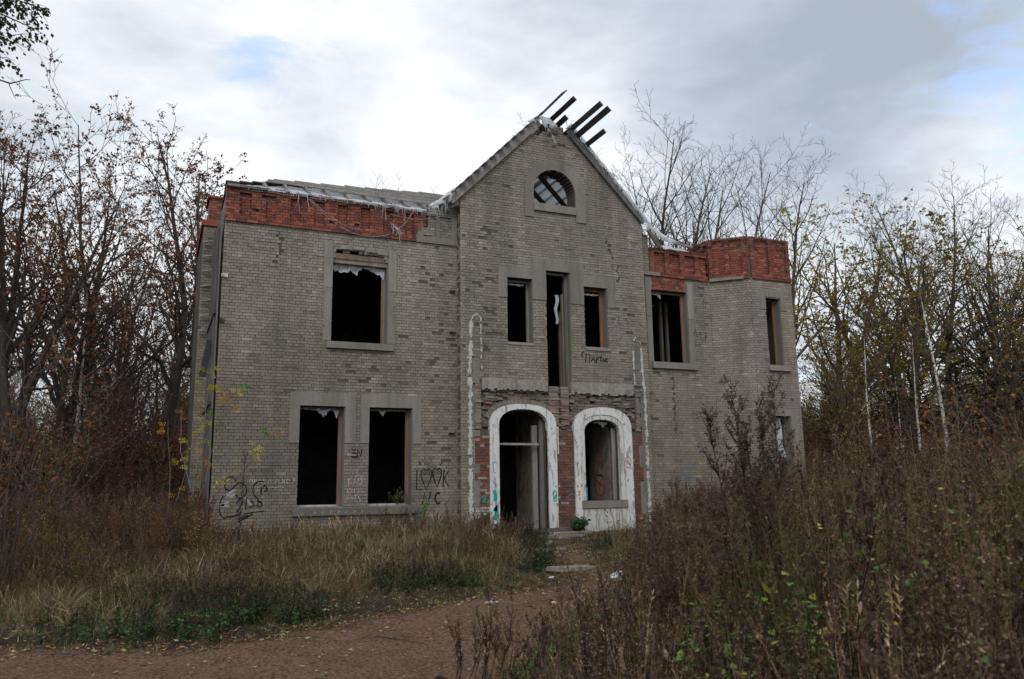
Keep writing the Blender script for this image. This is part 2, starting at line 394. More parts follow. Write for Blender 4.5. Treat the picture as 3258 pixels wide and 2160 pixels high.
FW = Frame((0, 0, 0), (1, 0, 0), (0, -1, 0))                  # wings
FG = Frame((0, -.27, 0), (1, 0, 0), (0, -1, 0))               # gable block
FD = Frame((14.5, 0, 0), (.92, -.85, 0), (-.85, -.92, 0)); LD = math.hypot(.92, .85)
FB = Frame((0, -.85, 0), (1, 0, 0), (0, -1, 0))               # bay front
FE = Frame((17.05, -.846, 0), (0, 1, 0), (1, 0, 0)); LE = 1.2
FL = Frame((0, 12, 0), (0, -1, 0), (-1, 0, 0))                # left side wall
FR = Frame((17.05, 0, 0), (0, 1, 0), (1, 0, 0))
FK = Frame((17.05, 12, 0), (-1, 0, 0), (0, 1, 0))              # rear

L2 = (2.66, 4.09, 5.01, 7.22); G1 = (1.95, 3.06, .92, 3.37); G2 = (3.67, 4.80, .92, 3.37)
R2W = (12.29, 13.61, 4.97, 7.20)
def l2ops(z):                                                # broken head over the upper left window
    return (2.66-.0, 4.11) if L2[2] <= z < 7.22 else ((2.72+.05*math.sin(z*40), 4.05-(z-7.22)*.5) if 7.22 <= z < 7.40 else None)
def crackA(z): return 1.30+.05*math.sin(z*7)+.03*math.sin(z*23) if 6.9 < z < 7.7 else None
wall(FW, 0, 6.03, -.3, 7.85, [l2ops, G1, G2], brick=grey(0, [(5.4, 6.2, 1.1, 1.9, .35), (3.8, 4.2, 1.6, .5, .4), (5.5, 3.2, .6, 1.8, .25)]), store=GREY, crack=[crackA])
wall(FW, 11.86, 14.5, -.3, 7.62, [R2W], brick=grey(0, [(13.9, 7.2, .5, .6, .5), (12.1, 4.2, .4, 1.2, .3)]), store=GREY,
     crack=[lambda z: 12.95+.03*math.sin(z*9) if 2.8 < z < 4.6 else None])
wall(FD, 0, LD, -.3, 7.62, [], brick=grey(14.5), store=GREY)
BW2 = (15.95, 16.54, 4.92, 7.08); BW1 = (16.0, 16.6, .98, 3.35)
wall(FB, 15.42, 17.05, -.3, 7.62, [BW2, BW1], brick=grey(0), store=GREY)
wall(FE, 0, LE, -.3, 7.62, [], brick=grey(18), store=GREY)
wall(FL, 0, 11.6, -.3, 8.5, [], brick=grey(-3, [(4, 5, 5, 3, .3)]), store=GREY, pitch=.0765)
wall(FR, .4, 11.6, -.3, 7.6, [(2, 3.2, 1, 3.3)], name='wall', pitch=.2)
wall(FK, 0, 17.05, -.3, 7.6, [(-3.06+0, 0, 0, 0)], name='wall', pitch=.2)

# gable
def garch(z, c, hw, spring, rise, p=2.6, base=-9):
    if z < base: return None
    if z <= spring: return (c-hw, c+hw)
    q = (z-spring)/rise
    if q >= 1: return None
    w = hw*(1-q**p)**(1/p); return (c-w, c+w)
DC, WC = 7.81, 10.24
ARCH = lambda z: garch(z, 8.94, .68, 9.73, .68, 2, 9.34)
DOOR = lambda z: garch(z, DC, .72, 2.95, .45, 2.3, .12)
WIN = lambda z: garch(z, WC, .57, 2.80, .37, 2.3, .92)
TALL = (8.60, 9.36, 4.05, 7.36); S1 = (7.40, 8.18, 5.24, 7.06); S3 = (9.82, 10.58, 5.24, 7.0)
def gab(z):
    a, b = 6.03, 11.88
    if z > 9.33: a = 6.03+(z-9.33)/1.02; b = 11.88-(z-9.2)/1.02
    if z > 11.45: a += .35
    if z > 11.62: return [(8.8, 9.3)]
    a += rnd.uniform(0, .04) if z > 9.3 else 0
    return [(a, b)]
def rough_zone(s, z): return 6.40 < s < 11.60 and z < 3.88
def gbrick(s, z):
    base = grey(0, [(6.9, 6.7, .9, 1.6, .65), (6.6, 5.3, .7, .8, .5), (7.0, 8.2, .9, .5, .5), (11.2, 5.6, .7, 1.2, .3), (7.0, 9.6, .6, .4, .7), (9.0, 11.3, .8, .35, .5)])
    if rough_zone(s, z):
        edge = 2.75+.22*nse(s, z, 1.5, 9)
        if z < edge:
            if rnd.random() < .05: return None
            t = red_tint(.78); t = tuple(.82*a+.18*b for a, b in zip(t, (.20, .16, .14)))
            if s < 6.85 and z < .95 and nse(s, z, 2.5, 4) > -.15: t = (.50, .45, .40)
            elif rnd.random() < .07: t = (.34, .28, .24)
            return (t, rnd.uniform(-.004, .006), .004)
        if rnd.random() < .10: return None
        k = rnd.random(); v = rnd.uniform(.5, 1.0)
        t = (.25*v, .205*v, .165*v) if k < .9 else (.20*v, .12*v, .09*v)
        return (t, rnd.uniform(-.10, -.03), .014)
    if z < 4.2 and 6.42 < s < 11.58: return None
    return base(s, z)
def gfront(z): return -.105 if 2.8 < z < 3.88 else -.008
# the gable wall is laid as flanks and centre so the hacked-off zone over the doors lies deeper
gable_cracks = [lambda z: 10.75+.05*math.sin(z*8)-.13*(z-8) if 7.9 < z < 8.5 else None,
                lambda z: 11.0+.04*math.sin(z*13) if 7.2 < z < 7.8 else None]
gops = [ARCH, DOOR, WIN, TALL, S1, S3]
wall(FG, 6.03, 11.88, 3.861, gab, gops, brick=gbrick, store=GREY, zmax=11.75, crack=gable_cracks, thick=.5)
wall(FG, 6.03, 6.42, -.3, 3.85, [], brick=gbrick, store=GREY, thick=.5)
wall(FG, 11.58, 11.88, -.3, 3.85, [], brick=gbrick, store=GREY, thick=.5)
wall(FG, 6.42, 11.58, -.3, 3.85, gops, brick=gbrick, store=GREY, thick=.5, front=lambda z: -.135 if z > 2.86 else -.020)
# returns of the projecting gable block
FGL = Frame((6.03, 0, 0), (0, -1, 0), (-1, 0, 0)); FGR = Frame((11.88, -.27, 0), (0, 1, 0), (1, 0, 0))
wall(FGL, .003, .262, -.3, 9.3, [], brick=grey(6), store=GREY, slab=False)
wall(FGL, -1.2, -.01, 7.85, 9.6, [], brick=grey(6), store=GREY, thick=.3)

# ---- parapets
def par_brick(pil, z0, z1, deep=-.042, w=.24, gap=.62):
    def f(s, z):
        if z < z0+.16: return (red_tint(1.0), .055+rnd.uniform(-.004, .004), .003)
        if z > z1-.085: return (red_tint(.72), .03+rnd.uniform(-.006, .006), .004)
        k = (s-pil) % gap
        d = 0.035 if k < w else deep
        if rnd.random() < .012: return None
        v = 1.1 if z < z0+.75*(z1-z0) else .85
        t = red_tint(v)
        if nse(s, z, 2.2, 8) > .38: t = tuple(.75*a+.25*b for a, b in zip(t, (.26, .21, .18)))
        return (t, d+rnd.uniform(-.004, .004), .004)
    return f
def red_end(z): return 4.86+(.0 if z < 8.2 else .13 if z < 8.35 else .34)
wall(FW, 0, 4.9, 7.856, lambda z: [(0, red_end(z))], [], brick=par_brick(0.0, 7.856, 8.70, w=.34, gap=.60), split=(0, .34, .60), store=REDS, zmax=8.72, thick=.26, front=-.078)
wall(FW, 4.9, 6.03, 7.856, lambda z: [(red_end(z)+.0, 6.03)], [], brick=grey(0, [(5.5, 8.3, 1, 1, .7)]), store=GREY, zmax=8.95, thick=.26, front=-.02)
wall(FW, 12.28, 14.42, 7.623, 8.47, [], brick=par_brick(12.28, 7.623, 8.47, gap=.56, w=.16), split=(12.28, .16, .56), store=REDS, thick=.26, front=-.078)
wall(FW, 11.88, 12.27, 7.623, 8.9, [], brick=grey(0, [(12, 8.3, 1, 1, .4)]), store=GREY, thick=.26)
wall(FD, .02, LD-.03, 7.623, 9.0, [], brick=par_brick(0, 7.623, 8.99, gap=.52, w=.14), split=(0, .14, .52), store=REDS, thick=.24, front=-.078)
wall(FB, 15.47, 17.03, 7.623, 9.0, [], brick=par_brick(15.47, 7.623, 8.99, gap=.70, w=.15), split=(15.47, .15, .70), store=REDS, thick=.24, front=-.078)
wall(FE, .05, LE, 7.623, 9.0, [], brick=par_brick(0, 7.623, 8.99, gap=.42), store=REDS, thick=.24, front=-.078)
FTL = Frame((14.5, 3.4, 0), (0, -1, 0), (-1, 0, 0))
wall(FTL, 0, 3.36, 7.623, 8.99, [], brick=par_brick(0, 7.623, 8.98, gap=.6), store=REDS, thick=.24, front=-.078)
# red infill over the upper right window
def infill(s, z): return (red_tint(1.1), .014+rnd.uniform(-.004, .004), .003)
wall(FW, 12.33, 13.55, 7.21, 7.60, [], brick=infill, store=REDS, slab=False)
# left side: brick stack with a stepped red top standing proud of the side wall
FS1 = Frame((-.36, 3.0, 0), (1, 0, 0), (0, -1, 0))
wall(FS1, 0, .34, -.2, 8.62, [], brick=grey(-4, [(-4, 7, 2, 2, .4)]), store=GREY, thick=3.4)
FS2 = Frame((-.24, 3.05, 0), (1, 0, 0), (0, -1, 0))
wall(FS2, 0, .34, 8.80, 9.46, [], brick=lambda s, z: (red_tint(1.0), .0, .004), store=REDS, thick=.9)
mb = MB(); mb.box(-.42, .02, 2.94, 6.3, 8.63, 8.79, t=(.30, .085, .055)); mb.box(-.30, .14, 2.98, 4.0, 9.47, 9.53, t=(.26, .08, .05)); mb.build('brick_cap', M_RED, HOUSE)

# ---- bricks: the largest seen become single parts, the rest one mesh each
def size_seen(r):
    fr, x0, x1, z0, z1 = r[:5]; p = Vector(fr.P((x0+x1)/2, 0, (z0+z1)/2)); v = Vector(CAM)-p; d = v.length
    return -1 if z0 < 1.0 or fr is FL else (x1-x0)*(z1-z0)*max(0, v.normalized().dot(fr.n))/d**2
def lay(recs, name, mat):
    order = sorted(range(len(recs)), key=lambda i: -size_seen(recs[i])); top = set(order[:300]); rest = MB()
    for i, r in enumerate(recs):
        if i in top:
            m1 = MB(); brick_geo(r, m1); m1.build(name, mat, HOUSE)
        else: brick_geo(r, rest)
    rest.build(name+'work', mat, HOUSE, kind='stuff')
lay(GREY, 'brick', M_BRICK); lay(REDS, 'red_brick', M_RED)

# ---- concrete trim
C0 = (.25, .228, .20); C1 = (.29, .265, .235)
def trim(fr, boxes, name='window_surround', mat=None, t=C0, d=.022, back=-.012, join=True):
    mb = MB()
    for k, (a0, a1, z0, z1) in enumerate(boxes): fr.box(mb, a0, a1, back, d+.0015*k, z0, z1, t)
    return mb.build(name, mat or M_CONC, HOUSE)
def poly_slab(fr, outer, inner, d0, d1, name, mat, t=(1, 1, 1)):
    """band between two matching outlines (lists of (s, z)), open ended"""
    mb = MB(); n = len(outer)
    for i in range(n-1):
        a, b, c, e = outer[i], outer[i+1], inner[i+1], inner[i]
        mb.hexa([fr.P(p[0], d0, p[1]) for p in (a, b, c, e)]+[fr.P(p[0], d1, p[1]) for p in (a, b, c, e)], t)
    return mb.build(name, mat, HOUSE)
def jag(fr, x0, x1, z0, z1, side, d, t, mat=None, name='window_surround'):   # jamb with a ragged outer edge
    mb = MB(); z = z0
    while z < z1-.01:
        h = min(.0765, z1-z); j = rnd.uniform(-.05, .035)
        a, b = (x0+(j if side < 0 else 0), x1+(j if side > 0 else 0)); fr.box(mb, a, b, -.012, d, z, z+h-.0005, t); z += h
    return mb.build(name, mat or M_CONC, HOUSE)
# upper left window
trim(FW, [(2.43, 2.655, 6.40, 7.60)], t=C1); jag(FW, 2.46, 2.65, 5.03, 6.395, -1, .018, C0)
trim(FW, [(4.115, 4.33, 6.42, 7.50)], t=C1); jag(FW, 4.115, 4.30, 5.03, 6.415, 1, .016, C0)
trim(FW, [(2.54, 4.25, 4.83, 5.0)], 'window_sill', t=C0, d=.10)
# the pair below
trim(FW, [(1.71, 1.95, 2.46, 3.70), (3.06, 3.33, 2.46, 3.69), (1.951, 3.059, 3.37, 3.695)], t=C0)
trim(FW, [(3.44, 3.67, 2.46, 3.69), (4.80, 5.04, 2.46, 3.70), (3.671, 4.799, 3.37, 3.695)], t=C0)
trim(FW, [(1.84, 4.92, .72, .895)], 'window_sill', t=(.17, .155, .135), d=.11)
# three over the door
trim(FG, [(7.14, 7.40, 6.48, 7.37), (7.401, 8.17, 7.06, 7.372), (8.171, 8.60, 6.49, 7.70), (8.601, 9.36, 7.36, 7.702), (9.361, 9.80, 6.45, 7.70), (9.801, 10.58, 7.0, 7.36), (10.581, 10.81, 6.43, 7.358)], t=C0)
for b_ in ((7.38, 8.20, 5.16, 5.235), (9.80, 10.62, 5.14, 5.235)): trim(FG, [b_], 'window_sill', t=(.30, .27, .23), d=.03)
# round-headed attic window
def arc(c, z, hx, hz, p, n=28, leg=None):
    o = []
    for i in range(n+1):
        th = PI-PI*i/n; cx, sz = math.cos(th), math.sin(th)
        o.append((c+hx*math.copysign(abs(cx)**(2/p), cx), z+hz*abs(sz)**(2/p)))
    if leg is not None: o = [(o[0][0], leg)]+o+[(o[-1][0], leg)]
    return o
poly_slab(FG, arc(8.965, 9.73, .985, .975, 2, leg=8.90), arc(8.94, 9.73, .68, .68, 2, leg=8.90), -.012, .035, 'window_surround', M_CONC, C0)
trim(FG, [(8.262, 9.618, 9.11, 9.335)], 'window_sill', t=C1, d=.07)
# right wing and bay
trim(FW, [(12.08, 12.285, 6.38, 7.56)], t=C0); trim(FW, [(13.615, 13.84, 6.36, 7.50)], t=C1)
trim(FW, [(12.10, 12.285, 4.98, 6.375)], t=C0, d=.012); trim(FW, [(13.615, 13.80, 4.98, 6.355)], t=C0, d=.010)
trim(FW, [(12.20, 13.82, 4.77, 4.96)], 'window_sill', t=C0, d=.10)
trim(FB, [(15.75, 15.945, 6.67, 7.30), (16.545, 16.74, 6.67, 7.30), (15.946, 16.544, 7.085, 7.305)], t=C0)
trim(FB, [(15.87, 16.72, 4.74, 4.91)], 'window_sill', t=C1, d=.09)
trim(FB, [(15.80, 15.995, .985, 3.56), (16.605, 16.84, .985, 3.56), (15.996, 16.604, 3.355, 3.562)], t=C0)
trim(FB, [(15.38, 17.10, .80, .975)], 'sill_band', t=C1, d=.10); trim(FD, [(.0, LD+.03, .80, .972)], 'sill_band', t=C1, d=.095)
# cornice ledges
mb = MB()
for k in range(12):
    a = 4.86+k*.0975; FW.box(mb, a, a+.0975, -.02, .055+rnd.uniform(-.01, .004), 7.858, 8.03+rnd.uniform(-.01, .01), C0)
mb.build('cornice', M_CONC, HOUSE)
trim(FW, [(4.90, 5.06, 8.035, 8.46), (5.42, 5.53, 8.035, 8.62), (5.86, 6.02, 8.035, 8.74), (5.0, 5.86, 8.64, 8.73)], 'parapet_frame', t=C0, d=.03)
trim(FW, [(11.885, 12.62, 7.63, 7.74)], 'cornice', t=C0, d=.07)
mb = MB(); s = .02
while s < LD-.35:
    w_ = rnd.uniform(.2, .4); FD.box(mb, s, s+w_, -.01, .10+rnd.uniform(-.03, .01), 7.615, 7.70+rnd.uniform(-.015, .01), C1, j=.004); s += w_+.004
mb.build('cornice', M_CONC, HOUSE)
# plaster apron under the balcony door: two runs with ragged lower edges
def apron(a, b, zt, zb):
    mb = MB(); s = a
    while s < b-.01:
        w_ = min(rnd.uniform(.05, .11), b-s); FG.box(mb, s, s+w_-.0005, -.10, .035+rnd.uniform(-.006, .004), zb+rnd.uniform(-.03, .05), zt+rnd.uniform(-.008, .008), (.33, .30, .265)); s += w_
    mb.build('plaster_apron', M_PLAST, HOUSE)
apron(6.62, 8.58, 4.20, 3.90); apron(9.30, 11.36, 4.20, 3.87)
# broken brickwork between, and stubs of the torn-off porch over the arches
mb = MB()
for k in range(150):
    s = rnd.uniform(6.45, 11.5); z = rnd.uniform(2.75, 4.0)
    if (abs(s-DC) < 1.03 or abs(s-WC) < 1.0) and z < 3.58: continue
    if z > 3.84 and not 8.55 < s < 9.32: continue
    w_ = rnd.uniform(.08, .25); h = rnd.uniform(.04, .075); v = rnd.uniform(.5, 1.1)
    FG.box(mb, s, s+w_, -.11, rnd.uniform(-.05, .01), z, z+h, (.27*v, .22*v, .18*v) if rnd.random() < .88 else (.24*v, .13*v, .10*v), j=.014)
mb.build('broken_masonry', M_PLAST, HOUSE)
for (a, b) in ((8.62, 8.90), (8.98, 9.22), (6.44, 6.60), (11.40, 11.54)):
    mb = MB(); z = 2.86 if a < 7 or a > 11 else 3.0
    while z < 4.03: FG.box(mb, a, b, -.10, .02+rnd.uniform(-.03, .01), z, z+.066, (.27, .225, .185) if rnd.random() < .85 else (.24, .15, .12), j=.010); z += .076
    mb.build('masonry_stub', M_BRICK, HOUSE)
# soldier course over the door arch, brick by brick
o_ = arc(DC, 2.97, 1.12, .70, 2.3, 34)
for i in range(3, 31):
    p, q = Vector((*o_[i], 0)), Vector((*o_[i+1], 0)); c_ = Vector((DC, 2.3, 0))
    a = p+(q-p)*.06; b = p+(q-p)*.94; ia = a+(c_-a).normalized()*.115; ib = b+(c_-b).normalized()*.115
    mb = MB(); d_ = .0+rnd.uniform(-.015, .01); v = rnd.uniform(.8, 1.15)
    mb.hexa([FG.P(x.x, -.11, x.y) for x in (a, b, ib, ia)]+[FG.P(x.x, d_, x.y) for x in (a, b, ib, ia)], (.24*v, .205*v, .17*v)); mb.build('arch_brick', M_BRICK, HOUSE)
# white arched surrounds
WHT = (.72, .71, .69)
poly_slab(FG, arc(DC, 2.95, .985, .59, 2.4, leg=.10), arc(DC, 2.95, .72, .45, 2.3, leg=.10), -.10, .05, 'door_surround', M_WHITE, WHT)
poly_slab(FG, arc(WC+.03, 2.85, .93, .66, 2.5, leg=.10), arc(WC, 2.80, .70, .50, 2.4, leg=.10), -.10, .055, 'window_surround', M_WHITE, WHT)
poly_slab(FG, arc(WC, 2.80, .695, .495, 2.4, leg=.94), arc(WC, 2.80, .565, .37, 2.3, leg=.94), -.10, .03, 'window_surround', M_WHITE, (.66, .65, .62))
trim(FG, [(8.832, 8.86, 2.2, 2.95)], 'door_surround', M_WHITE, WHT, .04)
trim(FG, [(WC-.72, WC+.74, .735, .93)], 'window_sill', t=C0, d=.07)
trim(FG, [(WC-.70, WC+.70, .10, .73)], 'window_apron', M_WHITE, (.60, .58, .54), .03)
# ghost lines of the removed porch posts, in old whitewash, each a loop
def ghost(pts, w=.075):
    mb = MB(); P = [Vector((*p, 0)) for p in pts]
    for a, b in zip(P, P[1:]):
        n = max(1, int((b-a).length/.09)); dirn = (b-a).normalized(); nn = Vector((-dirn.y, dirn.x, 0))
        for k in range(n):
            if rnd.random() < (.16 if w > .08 else .42): continue
            p = a+(b-a)*(k/n); q = a+(b-a)*((k+1.02)/n); wa = w*rnd.uniform(.3, 1.5)/2; wb = w*rnd.uniform(.3, 1.5)/2; sh = nn*rnd.uniform(-.012, .012); p = p+sh; q = q+sh
            mb.hexa([FG.P(x.x, -.005, x.y) for x in (p-nn*wa, q-nn*wb, q+nn*wb, p+nn*wa)]+[FG.P(x.x, .010, x.y) for x in (p-nn*wa, q-nn*wb, q+nn*wb, p+nn*wa)], (.56, .545, .52))
    mb.build('whitewash_line', M_WHITE, HOUSE)
ghost([(6.30, .2), (6.29, 2.0), (6.30, 3.9), (6.27, 4.4), (6.32, 5.2), (6.34, 5.75)], .105); ghost([(6.34, 5.75), (6.40, 5.88), (6.52, 5.93), (6.60, 5.85)], .05); ghost([(6.60, 5.85), (6.61, 5.3), (6.63, 4.45)], .045)
ghost([(11.40, 4.1), (11.39, 5.2), (11.42, 5.5), (11.50, 5.62), (11.60, 5.58), (11.66, 5.4)], .05); ghost([(11.66, 5.4), (11.69, 4.4), (11.73, 3.9), (11.72, 2.0), (11.73, .3)], .085)
# wedge of concrete in the column scars
mb = MB()
for (a, b) in ((6.36, 6.56), (11.45, 11.62)):
    z = .2
    while z < (4.5 if a < 7 else 5.3):
        h = rnd.uniform(.1, .3)
        if rnd.random() < .7: FG.box(mb, a, b, -.008, .006+rnd.uniform(0, .006), z, z+h, (.24, .22, .195))
        z += h
mb.build('scar_render', M_PLAST, HOUSE)

# ---- window timbers, reveals
def reveal(fr, x0, x1, z0, z1, wood=(.20, .16, .13), raw=None, depth=.24, side='r', w=.06, wd=.07):
    mb = MB(); fr.box(mb, x1-.02, x1-.002, -.36, -.016, z0+.002, z1-.002, (.21, .195, .175)); mb.build('reveal', M_CONC, HOUSE)
    mb = MB(); fr.box(mb, x1-.02-w, x1-.022, -depth-wd, -depth, z0+.01, z1-.01, wood, j=.004); mb.build('window_jamb', M_WOOD, HOUSE)
    if raw: mb = MB(); fr.box(mb, x1-.02-w-.03, x1-.022-w, -depth-wd+.01, -depth-.01, z0+.01, z1-.08, raw, j=.004); mb.build('window_jamb', M_WOOD, HOUSE)
    mb = MB(); fr.box(mb, x0+.005, x1-.09, -depth-wd, -depth, z1-.07, z1-.008, wood, j=.004); mb.build('window_head', M_WOOD, HOUSE)
reveal(FW, 2.66, 4.11, 5.01, 7.20, (.26, .23, .20), (.30, .17, .12)); reveal(FW, *G1, (.20, .17, .15), (.30, .15, .09)); reveal(FW, *G2, (.20, .17, .15), (.28, .14, .09))
reveal(FG, *S1, (.25, .23, .20)); reveal(FG, *S3, (.26, .15, .09), (.34, .17, .09)); reveal(FG, *TALL, (.22, .20, .185), depth=.16, w=.03)
reveal(FW, *R2W, (.20, .18, .16), (.34, .15, .08), depth=.18); reveal(FB, *BW2, (.16, .14, .13), (.30, .15, .08), w=.05); reveal(FB, *BW1, (.20, .18, .16))
for fr, a, b, z in ((FW, 1.96, 3.0, .90), (FW, 3.68, 4.74, .90)):
    mb = MB(); fr.box(mb, a, b, -.30, -.02, z, z+.03, (.48, .50, .52)); fr.box(mb, a, b, -.32, -.25, z+.0305, z+.07, (.50, .46, .43), j=.004); mb.build('inner_sill', M_WOOD, HOUSE)
# charred lintel timber over upper left window
mb = MB(); FW.box(mb, 2.64, 4.12, -.22, -.03, 7.20, 7.33, (.20, .15, .11), j=.012); FW.box(mb, 2.64, 4.13, -.30, -.06, 7.08, 7.19, (.30, .25, .20), j=.010); mb.build('lintel', M_WOOD, HOUSE)
mb = MB()
for k in range(26):
    s = rnd.uniform(2.75, 4.1); FW.box(mb, s, s+rnd.uniform(.08, .2), -.12, rnd.uniform(-.05, .01), 7.33+rnd.uniform(0, .12), 7.46, (.16, .13, .11), j=.02)
for k in range(4):
    s = 2.85+k*.32; FW.box(mb, s, s+.29, -.05, .03+rnd.uniform(-.01, .01), 7.47+rnd.uniform(-.03, .02)-k*.02, 7.55-k*.02, (.30, .275, .24), j=.01)
mb.build('broken_masonry', M_PLAST, HOUSE)
# door: transom, frame legs, inner plaster wall
mb = MB(); FG.box(mb, DC-.71, DC+.52, -.20, -.13, 2.44, 2.50, (.34, .31, .28), j=.004); mb.build('door_transom', M_WOOD, HOUSE)
mb = MB(); FG.box(mb, DC+.42, DC+.56, -.42, -.32, .12, 3.0, (.26, .235, .205), j=.01); mb.build('door_post', M_WOOD, HOUSE)
mb = MB(); FG.box(mb, DC+.60, DC+.715, -.30, -.22, .12, 3.15, (.20, .19, .18), j=.01); mb.build('door_post', M_WOOD, HOUSE)
mb = MB(); mb.box(8.58, 8.70, .30, 1.95, -.1, 3.8, (.26, .235, .21)); mb.build('inner_wall', M_INPL, HOUSE)
mb = MB(); mb.box(10.78, 10.90, .30, 1.45, -.1, 3.8, (.27, .25, .23)); mb.build('inner_wall', M_INPL, HOUSE)
mb = MB(); mb.box(9.30, 9.42, .30, 3, -.1, 3.8, (.30, .28, .25)); mb.build('inner_wall', M_INPL, HOUSE)
for a in (WC+.50, WC+.44): mb = MB(); FG.box(mb, a, a+.05, -.34+(a-WC)*.2, -.20, .94, 2.95, (.30, .28, .25), j=.006); mb.build('window_jamb', M_WOOD, HOUSE)
for x in (13.2, 13.42): mb = MB(); mb.box(x, x+.08, .9, 1.0, 4.95, 7.1, (.14, .12, .10), j=.01); mb.build('inner_post', M_WOOD, HOUSE)
# tall balcony opening: charred side boards
for k, (a, dd, t) in enumerate(((9.28, -.20, (.17, .155, .14)), (9.24, -.30, (.22, .17, .14)), (9.20, -.40, (.12, .10, .09)))):
    mb = MB(); FG.box(mb, a, a+.05, dd-.10, dd, 4.06, 7.3-k*.5, t, j=.012); mb.build('door_post', M_WOOD, HOUSE)

# ---- inside: floors, partitions, dark
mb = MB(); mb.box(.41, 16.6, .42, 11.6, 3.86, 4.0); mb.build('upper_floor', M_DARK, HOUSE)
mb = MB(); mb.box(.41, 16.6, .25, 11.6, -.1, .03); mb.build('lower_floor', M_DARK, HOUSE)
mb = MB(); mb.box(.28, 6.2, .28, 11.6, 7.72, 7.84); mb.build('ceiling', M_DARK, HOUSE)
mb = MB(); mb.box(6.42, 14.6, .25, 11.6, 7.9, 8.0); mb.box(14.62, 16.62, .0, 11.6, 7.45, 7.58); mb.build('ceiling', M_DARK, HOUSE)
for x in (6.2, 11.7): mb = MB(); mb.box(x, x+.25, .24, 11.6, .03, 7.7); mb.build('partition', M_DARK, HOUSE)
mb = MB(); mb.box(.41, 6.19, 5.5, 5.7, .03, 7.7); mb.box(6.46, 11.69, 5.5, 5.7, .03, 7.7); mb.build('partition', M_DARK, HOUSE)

# ---- roof
BW_ = (.20, .185, .165)
def wood_t(v=1.0): g = v*rnd.uniform(.75, 1.2); return (.215*g, .20*g, .185*g)
SL = .60; EZ = 8.78                                          # front slope of the left wing
rz = lambda y: EZ+SL*y
ytop = lambda x: float(np.interp(x, [0, .15, 1.68, 4.0, 6.2, 6.8], [.12, .27, 1.03, 1.55, 2.0, 2.1]))
v = []; f = []
for i in range(25):
    x = .06+i*.262
    for j in range(6): y = -.06+(ytop(x)+.05)*j/5; v.append((x, y, rz(y)-.05+.012*math.sin(i*2.1+j*1.7)))
for i in range(24):
    for j in range(5): a = i*6+j; f.append((a, a+1, a+7, a+6))
mesh_obj('roof_film', v, f, M_FILM, HOUSE, smooth=True)
for k in range(10):                                          # rafters
    x = .95+.53*k
    if x > 5.8: break
    mb = MB(); y1 = ytop(x)-.03; mb.bar((x, -.05+rnd.uniform(-.03, .03), rz(-.05)+.03), (x+rnd.uniform(-.02, .02), y1, rz(y1)+.03), .06, .09, t=wood_t(1.25)); mb.build('rafter', M_WOOD, HOUSE)
y = .52; k = 0
while y < 2.02:
    xa = float(np.interp(y, [.27, 1.03, 1.55, 2.0], [.15, 1.68, 4.0, 5.9])) - .25; xb = 5.62+.5*y
    xa = max(.45, xa)+rnd.uniform(-.12, .05)
    if y < .95: xa = max(xa, .9+rnd.uniform(0, .2)+(k == 0)*1.6)
    if xb-xa > .3:
        mid = xa+(xb-xa)*rnd.uniform(.35, .65); lift = rnd.uniform(-.006, .006)
        for (p, q) in ((xa, mid), (mid+.02, xb)):
            mb = MB(); mb.bar((p, y, rz(y)+.095+lift), (q, y, rz(y)+.095-lift), .085, .028, up=(0, -SL, 1), t=wood_t(1.45)); mb.build('roof_batten', M_WOOD, HOUSE)
    y += .150; k += 1
for k in range(20):                                          # back slope, closed with boards
    x = .15+.33*k; y0 = ytop(x)+.06; mb = MB(); mb.bar((x, y0, rz(y0)+.04), (x, y0+3.6, 8.3), .31, .025, up=(0, 1, 1), t=wood_t(.9)); mb.build('roof_board', M_WOOD, HOUSE)
mb = MB(); mb.bar((0, -.03, EZ-.02), (.95, .03, EZ+.0), .20, .07, t=(.22, .21, .20)); mb.build('eave_board', M_WOOD, HOUSE)
# gable roof: left slope z = x + 3.42 above the wall; right slope x + z = 21.30
ls = lambda x: 9.30+(x-6.03)*1.02+.06
for i in range(15):                                          # boards along the left slope, their ends stepping beyond the verge
    x = 5.55+i*.232; z = ls(x)+.17; fr_ = -.55+rnd.uniform(-.05, .10)
    if i == 14: fr_ = -1.35
    mb = MB(); mb.bar((x, fr_, z), (x, 5.6, z), .20, .035, up=(-1.02, 0, 1.35), t=wood_t(.85)); mb.build('roof_batten', M_WOOD, HOUSE)
for y in (-.34, .9, 1.8, 2.7, 3.6, 4.5, 5.4):
    mb = MB(); mb.bar((5.70, y, ls(5.70)+(.05 if y > 0 else -.01)), (8.90 if y > 0 else 8.45, y, ls(8.90 if y > 0 else 8.45)+(.05 if y > 0 else -.01)), .06, .16 if y > 0 else .22, up=(-1, 0, 1), t=(.30, .275, .255) if y < 0 else wood_t(.7)); mb.build('rafter', M_WOOD, HOUSE)
rs = lambda x: 21.16-x
for y in (.6, 1.5, 2.4, 3.3, 4.2, 5.1):
    mb = MB(); mb.bar((8.95, y, rs(8.95)), (12.3, y, rs(12.3)), .06, .16, up=(1, 0, 1), t=(.10, .06, .045)); mb.build('rafter', M_WOOD, HOUSE)
ends = {0: -1.35, 1: -.55, 2: -2.1, 3: -2.25, 4: -1.45}
